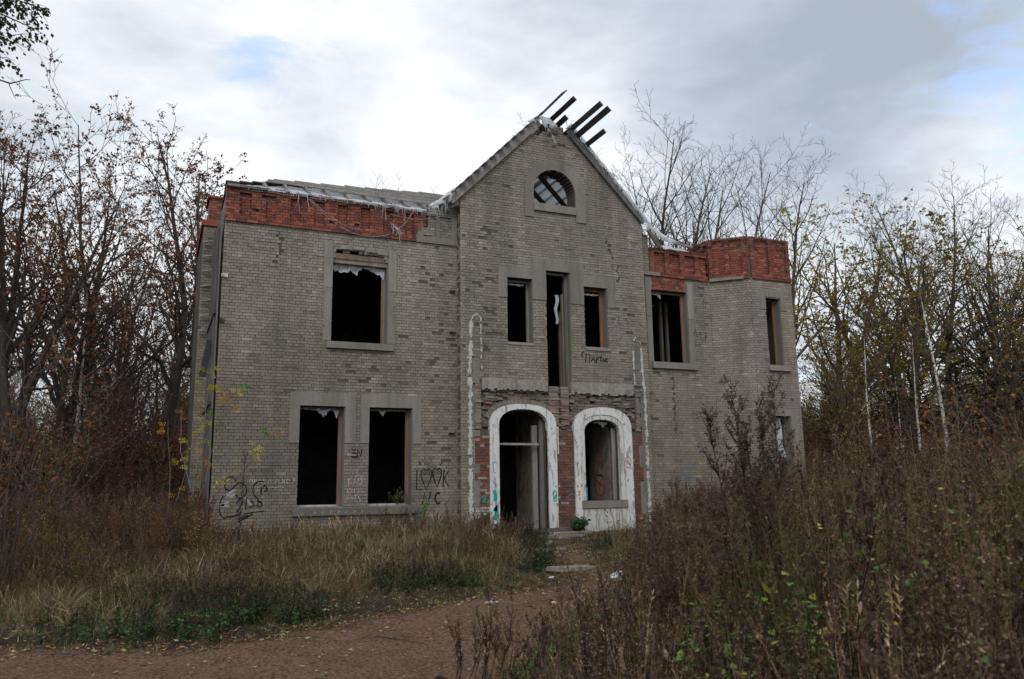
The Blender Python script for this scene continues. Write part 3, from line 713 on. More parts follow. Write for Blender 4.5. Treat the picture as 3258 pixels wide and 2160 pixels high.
for i in range(13):                                          # boards along the right slope; the upper ones jut far out
    x = 9.07+i*.222; z = rs(x)+.14; fr_ = ends.get(i, -.28+rnd.uniform(-.05, .04)); t = wood_t(.42) if i in ends else wood_t(.8)
    dz = {0: .05, 1: -.03, 2: .02, 3: -.05, 4: .04}.get(i, 0); mb = MB(); mb.bar((x+dz, fr_, z-dz*.4), (x+rnd.uniform(-.01, .01), 5.6, z), (.15, .17, .16, .18, .15)[i] if i in ends else .06, .045 if i in ends else .02, up=(1, 0, 1), t=t); mb.build('roof_batten', M_WOOD, HOUSE)
mb = MB(); mb.bar((9.42, -.36, rs(9.42)-.02), (11.95, -.36, rs(11.95)-.02), .05, .24, up=(1, 0, 1), t=(.16, .16, .16)); mb.build('verge_board', M_WOOD, HOUSE)
# film stretched under the right slope, seen from inside through the round window
v = []; f = []
for j in range(9):
    for i in range(9): x = 9.0+i*.36; v.append((x, .4+j*.65, rs(x)+.10+.015*math.sin(i+j*2)))
for j in range(8):
    for i in range(8):
        a = j*9+i; f.append((a, a+1, a+10, a+9))
mesh_obj('roof_film', v, f, M_FILM, HOUSE, smooth=True)
v = []; f = []
for j in range(9):
    for i in range(9): x = 5.75+i*.38; v.append((x, -.2+j*.7, ls(x)+.135+.01*math.sin(i*2+j)))
for j in range(8):
    for i in range(8): a = j*9+i; f.append((a, a+1, a+10, a+9))
mesh_obj('roof_film', v, f, M_FILM, HOUSE, smooth=True)
def drape(pts, width, y0, name='torn_film', fringe=0, flen=.25, lean=0.0, wob=.03):
    """strip of torn film following pts (x, z), hanging down by width, with threads"""
    P = []; 
    for (a, b) in zip(pts, pts[1:]):
        n = max(2, int(math.dist(a[:2], b[:2])/.06))
        for k in range(n): t = k/n; P.append([a[i]+(b[i]-a[i])*t for i in range(len(a))])
    P.append(list(pts[-1])); v = []; f = []; R = 4
    for i, p in enumerate(P):
        w_ = (p[2] if len(p) > 2 else width)*(1+.30*mnoise.noise((p[0]*7, p[1]*7, 1))+.15*rnd.uniform(-1, 1))
        for r in range(R+1):
            t = r/R; v.append((p[0]+rnd.uniform(-.004, .004)+lean*t, y0-.04*math.sin(t*PI)-wob*mnoise.noise((p[0]*6, t*2, 3)), p[1]-w_*t+.01*rnd.uniform(-1, 1)))
    for i in range(len(P)-1):
        for r in range(R):
            if r == R-1 and rnd.random() < .25: continue
            a = i*(R+1)+r; f.append((a, a+1, a+R+2, a+R+1))
    for k in range(fringe):
        i = rnd.randrange(len(P)); b = Vector(v[i*(R+1)+R-rnd.choice((0, 0, 1))]); L_ = flen*rnd.uniform(.3, 1.3); w_ = rnd.uniform(.002, .006); dx = rnd.uniform(-.25, .25); c = len(v)
        pv = b
        for s in range(5):
            t = s/4; q = b+Vector((dx*L_*t*t+rnd.uniform(-.006, .006), -.02*t+rnd.uniform(-.01, .01), -L_*t)); v += [tuple(q-Vector((w_*(1-t*.6), 0, 0))), tuple(q+Vector((w_*(1-t*.6), 0, 0)))]
        for s in range(4): f.append((c+2*s, c+2*s+1, c+2*s+3, c+2*s+2))
    return mesh_obj(name, v, f, M_FILM, HOUSE)
drape([(.45, 8.80, .03), (1.6, 8.80, .05), (2.9, 8.79, .07), (4.2, 8.78, .09), (5.1, 8.77, .08)], .08, -.10, fringe=60, flen=.08)
drape([(1.72, 8.78, .05), (1.95, 8.78, .10)], .15, -.13, fringe=6, flen=.4); drape([(3.9, 8.78, .04), (4.5, 8.76, .08)], .1, -.14, fringe=10, flen=.35)
drape([(4.1, 8.30, .03), (4.3, 8.15, .06), (4.42, 8.0, .05)], .06, -.13, fringe=8, flen=.3)
drape([(5.10, 8.80, .10), (5.35, 8.98, .22), (5.65, 9.25, .30), (5.82, 9.38, .20)], .2, -.42, fringe=22, flen=.28)
drape([(8.05, 11.75, .10), (8.45, 12.0, .22), (8.75, 11.95, .30), (9.0, 11.80, .12)], .2, -.42, fringe=18, flen=.18)
drape([(8.7, 11.75, .06), (8.95, 11.4, .06), (9.0, 11.25, .05)], .08, -.33, fringe=14, flen=.15)
drape([(9.30, 11.72, .06), (9.50, 11.95, .16), (10.0, 11.42, .18), (10.7, 10.68, .17), (11.3, 10.05, .18), (11.9, 9.42, .20), (12.2, 9.05, .20), (12.7, 8.78, .18), (13.0, 8.72, .14)], .2, -.40, fringe=30, flen=.10)
v = []; f = []
for j in range(5):
    for i in range(11): v.append((12.85+i*.10, -.05+.10*j-.05*math.sin(i*.7)*(j == 0), 8.50+.075*j+.03*math.sin(i*.9+j)-.012*i*(j > 2)))
for j in range(4):
    for i in range(10): a = j*11+i; f.append((a, a+1, a+12, a+11))
mesh_obj('roof_film', v, f, M_FILM, HOUSE, smooth=True)
mb = MB(); mb.bar((12.8, -.02, 8.84), (13.92, .02, 8.72), .06, .07, t=(.30, .285, .265)); mb.build('eave_board', M_WOOD, HOUSE)
mb = MB(); mb.bar((12.15, -.2, 9.0), (12.55, -.12, 8.55), .05, .10, t=(.27, .22, .16)); mb.bar((12.35, -.1, 8.95), (12.7, -.05, 8.52), .05, .10, t=(.22, .20, .18)); mb.build('rafter', M_WOOD, HOUSE)
mb = MB(); mb.bar((5.95, -.35, 9.0), (5.55, -.2, 8.82), .06, .16, t=(.10, .10, .10)); mb.build('rafter', M_WOOD, HOUSE)
# long loops of thread on the red parapet
for (a, b, sag) in (((1.9, 8.7), (4.1, 7.95), .45), ((2.0, 8.65), (3.6, 8.0), .25), ((4.1, 8.5), (5.6, 8.65), .12), ((4.2, 8.05), (4.7, 8.6), .1)):
    pts = []
    for k in range(13): t = k/12; pts.append((a[0]+(b[0]-a[0])*t, -.12-.03*math.sin(t*9), a[1]+(b[1]-a[1])*t-sag*4*t*(1-t)*(.8+.2*t)))
    mb = MB(); mb.tube(pts, [.006]*13, 3); mb.build('film_thread', M_FILM, HOUSE)
# film rags inside openings
def rag(fr, x0, x1, zt, drop, d, n=26, seed=0):
    v = []; f = []
    for i in range(n+1):
        t = i/n; x = x0+(x1-x0)*t; dr = drop(t)*(1+.25*rnd.uniform(-1, 1))
        for r in range(4): v.append(fr.P(x+rnd.uniform(-.006, .006), d+.03*math.sin(t*19+r)+.01*rnd.uniform(-1, 1), zt-dr*r/3))
    for i in range(n):
        for r in range(3): a = i*4+r; f.append((a, a+1, a+5, a+4))
    mesh_obj('film_rag', v, f, M_FILM, HOUSE)
rag(FW, 2.68, 4.06, 7.08, lambda t: .12+.16*max(0, 1-abs(t-.46)*9)+.07*math.sin(t*8)+.10*(t > .9), -.22, 40)
rag(FW, 2.1, 2.95, 3.33, lambda t: .04+.16*math.exp(-((t-.55)/.13)**2)+.18*math.exp(-((t-.93)/.06)**2), -.25)
rag(FW, 3.95, 4.40, 3.33, lambda t: .02+.17*math.exp(-((t-.30)/.14)**2), -.25, 16)
rag(FW, 12.32, 12.75, 7.15, lambda t: .06+.12*(t > .8), -.2, 14); rag(FG, 7.42, 8.0, 6.95, lambda t: .05, -.25, 14); rag(FG, 9.85, 10.4, 6.86, lambda t: .06, -.22, 14)
rag(FG, 10.1, 10.55, 3.12, lambda t: .03+.12*math.exp(-((t-.7)/.2)**2), -.22, 16)
v = []; f = []
for i in range(9):                                           # long film rag in the lower bay window
    for r in range(15): t = r/14; v.append(FB.P(16.06+.035*i+.20*t*t+.03*math.sin(t*7), -.2+.04*math.sin(i*1.9), 3.30-1.15*t-.02*i*t))
for i in range(8):
    for r in range(14): a = i*15+r; f.append((a, a+1, a+16, a+15))
mesh_obj('film_rag', v, f, M_FILM, HOUSE, smooth=True)
v = []; f = []
for i in range(5):
    for r in range(12): t = r/11; v.append(FG.P(9.02+.022*i*(1-t*.4)+.03*math.sin(t*9), -.3+.05*math.sin(i*2), 6.75-.85*t))
for i in range(4):
    for r in range(11): a = i*12+r; f.append((a, a+1, a+13, a+12))
mesh_obj('film_rag', v, f, M_FILM, HOUSE, smooth=True)

# ---- boards on the left side wall, brackets, small holes
for k in range(9):
    y0 = .12+k*.31; L0 = rnd.uniform(.2, .9); L1 = 8.35-rnd.uniform(0, .5)-(k == 0)*.2
    mb = MB(); mb.bar((-.06-.02*(k % 2), y0, L0), (-.07-.02*(k % 2)-rnd.uniform(0, .03), y0+rnd.uniform(-.02, .02), L1), .035, .26, up=(0, 1, 0), t=wood_t(.75)); mb.build('side_board', M_WOOD, HOUSE)
for z in (1.2, 3.4, 5.6): mb = MB(); mb.bar((-.12, .1, z), (-.12, 2.9, z), .05, .10, t=wood_t(.6)); mb.build('side_rail', M_WOOD, HOUSE)
mb = MB(); mb.bar((-.16, .5, 4.95), (-.30, .55, 4.05), .16, .03, up=(0, 1, 0), t=(.02, .02, .02)); mb.build('hanging_flap', M_METAL, HOUSE)
for x, y in ((-.38, 1.6), (-.40, 2.3)):
    for k in range(7): z = 5.6+k*.42; mb = MB(); mb.bar((-.36, 2.9, z), (-.02, 2.82, z+.06), .06, .03, t=(.36, .36, .35)); mb.build('loose_batten', M_WOOD, HOUSE) if x < -.39 else None
for fr, s, z in ((FW, 5.90, 6.55), (FW, 5.90, 5.42), (FW, 5.88, 2.72)):
    mb = MB(); fr.box(mb, s-.09, s+.06, 0, .10, z, z+.035, (1, 1, 1), j=.012); mb.build('iron_bracket', M_METAL, HOUSE)
mb = MB(); FW.box(mb, -.02, .13, .004, .05, 6.42, 6.52, (.62, .60, .56), j=.02); FW.box(mb, .0, .10, -.05, .03, 5.30, 5.40, (.08, .07, .06), j=.02); mb.build('chipped_corner', M_PLAST, HOUSE)
for s, z in ((8.96, 8.30), (9.02, 8.30), (8.15, 8.05), (8.17, 7.76), (7.13, 7.05), (10.4, 9.0), (7.9, 8.62)):
    mb = MB(); mb.tube([FG.P(s, .002, z), FG.P(s, .0075, z)], [.025, .02], 6); mb.build('socket_hole', M_METAL, HOUSE)

# ---- writing on the walls: thin strokes of paint lying on the brick
def stroke(mb, fr, pts, w=.022, d=.008, closed=False):
    P = [Vector((p[0], p[1], 0)) for p in pts]
    if closed: P.append(P[0].copy())
    n = len(P); Lf = []; Rt = []
    for i, p in enumerate(P):
        a = P[max(0, i-1)]; b = P[min(n-1, i+1)]; t = (b-a)
        t = t.normalized() if t.length > 1e-6 else Vector((1, 0, 0)); nn = Vector((-t.y, t.x, 0)); ww = w*rnd.uniform(.8, 1.15)/2
        Lf.append(p+nn*ww); Rt.append(p-nn*ww)
    for i in range(n-1):
        q = [Lf[i], Lf[i+1], Rt[i+1], Rt[i]]
        mb.hexa([fr.P(x.x, d-.004, x.y) for x in q]+[fr.P(x.x, d, x.y) for x in q])
def ell(cx, cz, rx, rz_, a0=0, a1=360, n=18): return [(cx+rx*math.cos(math.radians(a0+(a1-a0)*i/n)), cz+rz_*math.sin(math.radians(a0+(a1-a0)*i/n))) for i in range(n+1)]
def graffiti(fr, strokes, mat, label, w=.022, d=.008):
    mb = MB()
    for s in strokes:
        ww = w
        if isinstance(s, tuple) and isinstance(s[0], float) and isinstance(s[1], list): ww, s = s
        stroke(mb, fr, s, ww, d)
    mb.build('graffiti', mat, HOUSE, label=label)
def heart(cx, zt, zb, hw):
    h = zt-zb; return [(cx, zt-.10*h), (cx+hw*.5, zt), (cx+hw*.95, zt-.12*h), (cx+hw, zt-.32*h), (cx+hw*.6, zt-.62*h), (cx, zb), (cx-hw*.6, zt-.62*h), (cx-hw, zt-.32*h), (cx-hw*.95, zt-.12*h), (cx-hw*.5, zt), (cx, zt-.10*h)]
def eye(cx, z, r=.035): return ell(cx, z, r, r*.7)
lk = [[(4.93, 1.80), (4.92, 1.31), (5.08, 1.31)], heart(5.18, 1.83, 1.30, .145), heart(5.47, 1.84, 1.36, .12), [(5.66, 1.80), (5.63, 1.36)], [(5.78, 1.76), (5.66, 1.58), (5.78, 1.38)],
      (.014, eye(5.13, 1.71, .045)), (.014, eye(5.24, 1.71, .045)), (.014, eye(5.43, 1.72, .04)), (.014, eye(5.52, 1.72, .04)), (.016, [(5.14, 1.50), (5.22, 1.50)]), (.016, [(5.44, 1.54), (5.51, 1.54)]),
      (.016, [(5.18, 1.61), (5.185, 1.59)]), (.016, [(5.47, 1.62), (5.475, 1.60)]), (.03, [(4.98, 2.02), (5.05, 1.92)]), (.02, [(5.60, 2.0), (5.56, 1.90)]), (.03, [(5.12, 1.70), (5.14, 1.69)]), (.03, [(5.24, 1.70), (5.26, 1.69)])]
graffiti(FW, lk, M_PAINT_K, 'LOOK sprayed in black, its two Os drawn as hearts with faces', w=.032)
graffiti(FW, [[(5.08, .93), (5.13, 1.22), (5.22, .93), (5.30, 1.24)], ell(5.50, 1.08, .075, .135, 50, 320)], M_PAINT_K, 'black sprayed letters NC', w=.046)
graffiti(FW, [[(3.24, 2.30), (3.36, 2.30)], [(3.24, 2.22), (3.36, 2.22)], [(3.24, 2.13), (3.36, 2.13)], [(3.38, 2.12), (3.39, 2.30), (3.48, 2.13), (3.49, 2.31)]], M_PAINT_K, 'black sprayed letters EN', w=.036)
sp = [ell(9.73, 5.01, .055, .07, 60, 260, 10), [(9.80, 4.80), (9.82, 5.02), (9.95, 5.02), (9.92, 4.78)], [(9.98, 4.82), (10.06, 5.0), (10.10, 4.80)], [(10.01, 4.88), (10.09, 4.88)],
      [(10.14, 4.78), (10.17, 4.98), (10.24, 4.95), (10.18, 4.87)], [(10.25, 4.97), (10.34, 4.96)], [(10.30, 4.96), (10.29, 4.81)], [(10.35, 4.82), (10.39, 4.94), (10.42, 4.82)], [(10.37, 4.87), (10.41, 4.87)], [(10.46, 4.94), (10.45, 4.82)], [(10.52, 4.93), (10.46, 4.88), (10.52, 4.81)]]
graffiti(FG, sp, M_PAINT_K, 'the word СПАРТАК sprayed in black', w=.030)
tg = [ell(.42, 1.50, .13, .16, 20, 270, 14)+[(.50, 1.42), (.60, 1.52), (.70, 1.52)]+ell(.66, 1.34, .13, .17, 80, -150, 14), ell(.33, .98, .12, .26, 110, 300, 12)+[(.45, .74), (.7, .82)], [(.60, .84), (.72, 1.10), (.66, 1.18), (.58, 1.05)],
      ell(1.10, 1.35, .17, .20, 60, 250, 12)+[(1.06, 1.10), (1.16, 1.02)], ell(1.10, 1.02, .05, .06), [(1.12, 1.42), (1.12, 1.24)], ell(1.19, 1.38, .06, .06, -100, 120, 8), [(.62, .68), (.84, .78)], [(.62, .62), (.95, .80)], [(.74, .80), (.98, .84), (1.2, .86)], [(.80, 1.2), (.78, .9)], [(.9, 1.1), (1.0, .98), (.86, .96)]]
graffiti(FW, tg, M_PAINT_K, 'looping black tag low on the left corner', w=.028)
graffiti(FW, [[(.36, 1.22), (.50, 1.36)], [(.42, 1.18), (.55, 1.28)], [(.18, 1.04), (.42, .98)], [(.2, .96), (.40, 1.10)], [(.75, 1.2), (.9, 1.0)]], M_PAINT_W, 'pale blue-white spray haze behind the tag', w=.06, d=.006)
pv = [[(.85, 1.52), (.85, 1.60), (.91, 1.60), (.91, 1.52)], [(.95, 1.51), (.96, 1.60), (1.0, 1.57), (.96, 1.55)], [(1.04, 1.50), (1.08, 1.60), (1.12, 1.50)], [(1.15, 1.50), (1.16, 1.60), (1.20, 1.58), (1.16, 1.55), (1.21, 1.52), (1.15, 1.50)], [(1.24, 1.49), (1.26, 1.51), (1.31, 1.60), (1.34, 1.51), (1.37, 1.49)],
      [(1.42, 1.49), (1.47, 1.60), (1.52, 1.49)], [(1.58, 1.50), (1.66, 1.60)], [(1.58, 1.60), (1.66, 1.50)], ell(1.73, 1.55, .035, .05, 0, 300, 9), ell(1.85, 1.58, .03, .03, 150, -60, 6)+[(1.85, 1.53)], [(1.85, 1.49), (1.85, 1.50)], [(1.2, 1.42), (1.28, 1.39), (1.36, 1.42), (1.44, 1.39), (1.55, 1.42), (1.64, 1.39)]]
graffiti(FW, pv, M_PAINT_C, 'chalk writing ПРАВДА ЖЕ? with a wavy underline', w=.010)
kr = [[(3.16, 1.78), (3.24, 1.84), (3.22, 1.74)], [(3.29, 1.84), (3.28, 1.70)], [(3.36, 1.82), (3.44, 1.84), (3.36, 1.74), (3.44, 1.68), (3.36, 1.66)], [(3.17, 1.62), (3.18, 1.44)], [(3.26, 1.62), (3.17, 1.53), (3.26, 1.45)], [(3.30, 1.45), (3.34, 1.62), (3.37, 1.46)], [(3.42, 1.60), (3.42, 1.45)], ell(3.47, 1.52, .05, .07, 120, -120, 8),
      [(3.16, 1.36), (3.17, 1.22)], [(3.24, 1.36), (3.17, 1.29), (3.24, 1.22)], ell(3.28, 1.29, .03, .04, 0, 300, 8), [(3.33, 1.36), (3.35, 1.22), (3.38, 1.34), (3.42, 1.20), (3.44, 1.36)], [(3.16, 1.08), (3.18, 1.20), (3.22, 1.08), (3.24, 1.20)], ell(3.28, 1.12, .025, .03), [(3.32, 1.18), (3.40, 1.18)], [(3.36, 1.18), (3.35, 1.08)], ell(3.46, 1.14, .03, .03, 60, 260, 6)+ell(3.46, 1.07, .03, .03, 90, -120, 6)]
graffiti(FW, kr, M_PAINT_C, 'scratchy chalk lines of letters between the two lower windows', w=.010)
kz = [[(2.35+.19*i, .76), (2.36+.19*i, .82), (2.41+.19*i, .80)] for i in range(7)]
graffiti(FW, kz, M_PAINT_C, 'faint chalk scribble on the lower sill', w=.008, d=.116)
graffiti(FW, [[(13.84, 5.98), (13.80, 5.86), (13.93, 5.84)], [(13.84, 6.10), (13.93, 5.80)], [(14.02, 6.0), (14.04, 5.74), (14.14, 5.74)], [(14.24, 5.98), (14.20, 5.70)], [(14.2, 5.98), (14.3, 5.97)], [(14.2, 5.84), (14.28, 5.86)]], M_PAINT_K, 'thin dark letters scratched beside the upper right window', w=.014)
graffiti(FG, [[(10.75, 6.15), (10.76, 5.98)], [(10.72, 6.08), (10.84, 6.12)], [(10.95, 6.2), (10.94, 5.98), (11.05, 5.97)], [(11.15, 6.15), (11.28, 6.05), (11.2, 5.95)]], M_PAINT_K, 'faded dark scrawl right of the upper windows', w=.014)
graffiti(FG, [ell(11.02, 1.98, .11, .15), ell(10.98, 2.02, .025, .03), [(11.005, 2.02), (10.98, 1.91)], ell(11.04, 1.97, .025, .05), ell(11.085, 1.93, .018, .02)], M_PAINT_R, 'red sprayed 90 in a ring on the white surround', w=.012, d=.062)
graffiti(FG, [(.09, [(6.93, 1.25), (6.97, 1.10), (6.95, .98)]), (.12, [(6.95, .72), (6.97, .85), (6.99, .68), (6.94, .5)])], M_PAINT_T, 'teal paint patches on the left door leg', w=.10, d=.056)
graffiti(FG, [(.05, [(6.60, 1.08), (6.70, 1.12), (6.66, .98)]), [(6.60, .98), (6.72, .94), (6.80, 1.0)]], M_PAINT_T, 'teal paint splash on red brick', w=.03, d=.012)
graffiti(FG, [ell(8.70, 1.08, .05, .15, 0, 360, 14), (.05, [(8.68, 1.0), (8.72, 1.1)])], M_PAINT_T, 'teal looping mark on the right door leg', w=.022, d=.056)
graffiti(FG, [[(6.90, 1.98), (6.92, 1.72), (6.98, 1.70)], [(6.88, 1.5), (6.96, 1.42), (6.99, 1.32)], [(6.90, 1.98), (7.0, 1.98)]], M_PAINT_B, 'blue sprayed lines on the left door leg', w=.02, d=.056)
graffiti(FG, [[(9.40, 1.36), (9.40, 1.30)], [(9.52, 1.38), (9.52, 1.31)], [(9.41, 1.19), (9.47, 1.17)]], M_PAINT_R, 'red dabs on the white window leg', w=.035, d=.062)
graffiti(FG, [(.05, [(9.40, 1.08), (9.46, 1.13)])], M_PAINT_O, 'orange dab on the white window leg', d=.062)
graffiti(FG, [[(9.14, 1.08), (9.26, 1.14)], [(9.12, .98), (9.2, 1.0)]], M_PAINT_B, 'blue dabs on the red brick pier', w=.03, d=.013)
graffiti(FG, [(.03, [(9.70, 1.30), (9.70, .95)])], M_PAINT_B, 'blue stripe inside the window surround', d=.036)
graffiti(FW, [(.035, [(4.98, .84), (4.95, .66), (4.96, .40)])], M_PAINT_B, 'blue stroke right of the lower sill', d=.008)
graffiti(FW, [[(2.5, .60), (2.7, .52), (2.85, .50)], [(2.6, .42), (2.8, .44)], [(2.45, .30), (2.5, .2)], [(3.3, .25), (3.5, .22)], [(4.3, .5), (4.5, .45), (4.45, .35)], [(1.1, .55), (1.2, .45)]], M_PAINT_B, 'faded blue marks below the lower sill', w=.02)
graffiti(FW, [ell(12.9, 1.45, .07, .07), [(13.1, 1.7), (13.2, 1.4), (13.35, 1.6), (13.4, 1.3)], [(12.6, 1.5), (12.7, 1.2), (12.85, 1.25)], [(13.3, 2.0), (13.45, 1.9), (13.4, 1.75)], [(13.5, 1.5), (13.7, 1.45), (13.65, 1.2)]], M_PAINT_B, 'faded blue tag on the right wing', w=.02)
Fin = Frame((10.779, .30, 0), (0, 1, 0), (-1, 0, 0)); Fin2 = Frame((8.579, .30, 0), (0, 1, 0), (-1, 0, 0))
graffiti(Fin, [ell(.55, 1.35, .30, .30), [(.3, 2.0), (.3, 1.6), (.9, 1.7), (.9, 2.1), (.3, 2.0)], [(.4, 1.0), (.5, .9), (.6, 1.0), (.7, .9), (.85, 1.0)], [(.4, 2.25), (.6, 2.35), (.8, 2.2)], [(.35, 1.3), (.75, 1.5)], [(.5, 1.5), (.6, 1.2)]], M_PAINT_R, 'red scrawls on the inner wall behind the window', w=.05, d=.004)
graffiti(Fin2, [[(.3, 1.7), (.5, 1.3), (.7, 1.6)], [(.2, 1.2), (.5, 1.0), (.6, .7)], [(.8, 1.4), (1.0, 1.1)]], M_PAINT_R, 'red scrawls on the inner wall behind the door', w=.05, d=.004)
graffiti(Fin2, [[(.5, 1.5), (.7, 1.2), (.9, 1.3)], [(.4, .9), (.6, .8)]], M_PAINT_G, 'green scrawls on the inner wall behind the door', w=.04, d=.005)
graffiti(FG, [(.03, [(9.345, 5.6), (9.345, 5.0)])], M_PAINT_G, 'green streak on the balcony opening', d=-.015)


# ------------------------------------------------------------------ trees
def rot_about(v, ax, a): return Matrix.Rotation(a, 3, ax) @ v
def grow(seed, H, r0, lean=(0, 0), clear=.25, nlimb=14, ang=(28, 50), llen=.42, nk=(7, 5, 4), up=.10, wob=.10, fork=0, twig=.55, minr=.0045, upper_bias=0.0, droop=0.0):
    """returns polylines by level: list of (points, radii, level)"""
    R = random.Random(seed); out = []; tips = []
    def line(p, d, L, r, lv, tip=.25):
        n = {0: 9, 1: 7, 2: 5, 3: 4}.get(lv, 3); P = [p.copy()]; D = [d.copy()]; step = L/n
        for i in range(n):
            d = d+Vector((R.gauss(0, wob), R.gauss(0, wob), R.gauss(0, wob*.6)))*(1 if lv else .45)+Vector((0, 0, up if lv else .02))
            if droop and lv >= 2: d.z -= droop
            d.normalize(); p = p+d*step; P.append(p.copy()); D.append(d.copy())
        rr = [max(minr, r*(1-(1-tip)*(i/n)**.9)) for i in range(n+1)]
        out.append((P, rr, lv)); return P, rr, D
    def kids(P, rr, D, L, lv, n, t0):
        if lv > len(nk): return
        m = len(P)-1; phi = R.uniform(0, 2*PI)
        for k in range(n):
            t = t0+(1-t0)*((k+R.random())/n); i = min(m-1, int(t*m)); fz = t*m-i; p = P[i].lerp(P[i+1], fz); d0 = D[i+1]; r = rr[i]*(1-fz)+rr[i+1]*fz
            a = math.radians(R.uniform(*ang))*(1.15 if lv > 1 else 1); phi += 2.4+R.uniform(-.5, .5)
            ax = d0.orthogonal().normalized(); ax = rot_about(ax, d0, phi); d = rot_about(d0, ax, a)
            if lv == 1: LL = H*llen*(1.05-.62*t)*R.uniform(.7, 1.15)
            else: LL = L*R.uniform(.32, .6)*(1.1-.5*t)
            if lv == len(nk): LL = max(LL, twig*.5)
            q = line(p, d, LL, max(minr, r*R.uniform(.48, .68)), lv)
            if lv >= len(nk)-1: tips.append((q[0], lv))
            if lv < len(nk): kids(*q, LL, lv+1, nk[lv], .18)
    base = Vector((0, 0, -.15)); d = Vector((lean[0], lean[1], 1)).normalized()
    if not fork:
        q = line(base, d, H, r0, 0, .10); kids(*q, H, 1, nlimb, clear)
    else:
        q = line(base, d, H*clear, r0, 0, .75); top = q[0][-1]
        for k in range(fork):
            a = 2*PI*k/fork+R.uniform(-.4, .4); dd = Vector((math.cos(a)*R.uniform(.16, .34), math.sin(a)*R.uniform(.16, .34), 1)).normalized()
            L = H*(1-clear)*R.uniform(.82, 1.03); qq = line(top-dd*.2, dd, L, r0*R.uniform(.5, .7), 0, .10); kids(*qq, L, 1, max(5, nlimb*2//fork), .12)
    return out, tips
def tree_proto(name, seed, H, r0, bark, leaf=None, leafn=0, leafsz=.05, leaf_low=0.0, twigcol=(.055, .045, .038), thick=1.4, barkcol=(.065, .055, .047), **k):
    lines, tips = grow(seed, H, r0, **k); R = random.Random(seed+5)
    tb, tw = [], []
    for P, rr, lv in lines: (tb if lv <= (0 if bark is M_BIRCH else 1) else tw).append((P, rr, lv))
    res = []
    def mesh(lst, nm, mat, col):
        V, F, o = [], [], 0
        for P, rr, lv in lst:
            n = {0: 9, 1: 6, 2: 4}.get(lv, 3); v, f = tube(np.array([tuple(p) for p in P]), np.array(rr)*(thick if lv > 1 else 1), n); V.append(v); F.append(f+o); o += len(v)
        V = np.concatenate(V); F = np.concatenate(F); t = np.tile(np.array([col]), (len(F), 1))*(1+.12*np.random.default_rng(seed).standard_normal((len(F), 1)))
        return mesh_obj(nm, V, F, mat, None, np.clip(t, .005, 1), smooth=True, link=False)
    res.append(mesh(tb, 'trunk', bark, barkcol if bark is M_BARK else (.62, .60, .57)))
    res.append(mesh(tw, 'crown', M_TWIG, twigcol))
    if leafn:
        V, F, T = [], [], []; nrg_ = np.random.default_rng(seed)
        cand = [p for P, lv in tips for p in P[1:]]
        if leaf_low: cand = [p for p in cand if R.random() < math.exp(-p.z/H*leaf_low)+.10]
        for i in range(leafn):
            p = cand[R.randrange(len(cand))]; p = p+Vector((R.gauss(0, .05), R.gauss(0, .05), -R.random()*.05)); s = leafsz*R.uniform(.6, 1.3)
            a = Vector((R.gauss(0, 1), R.gauss(0, 1), R.gauss(0, 1))).normalized(); b = a.orthogonal().normalized()*s*.6; a = a*s
            c = len(V); V += [tuple(p-b*.2), tuple(p+a*.5+b), tuple(p+a), tuple(p+a*.5-b)]; F.append((c, c+1, c+2, c+3)); q = leaf[R.randrange(len(leaf))]; T.append(tuple(x*R.uniform(.7, 1.3) for x in q))
        res.append(mesh_obj('leaves', V, F, M_LEAF, None, T, link=False))
    return res
RUST = [(.22, .085, .034), (.16, .06, .028), (.27, .12, .045), (.11, .05, .028)]
BRN = [(.09, .05, .03), (.07, .04, .028)]
YEL = [(.36, .25, .04), (.28, .22, .04), (.16, .16, .03), (.34, .17, .03)]
DKG = [(.035, .055, .015), (.05, .065, .018), (.07, .075, .02)]
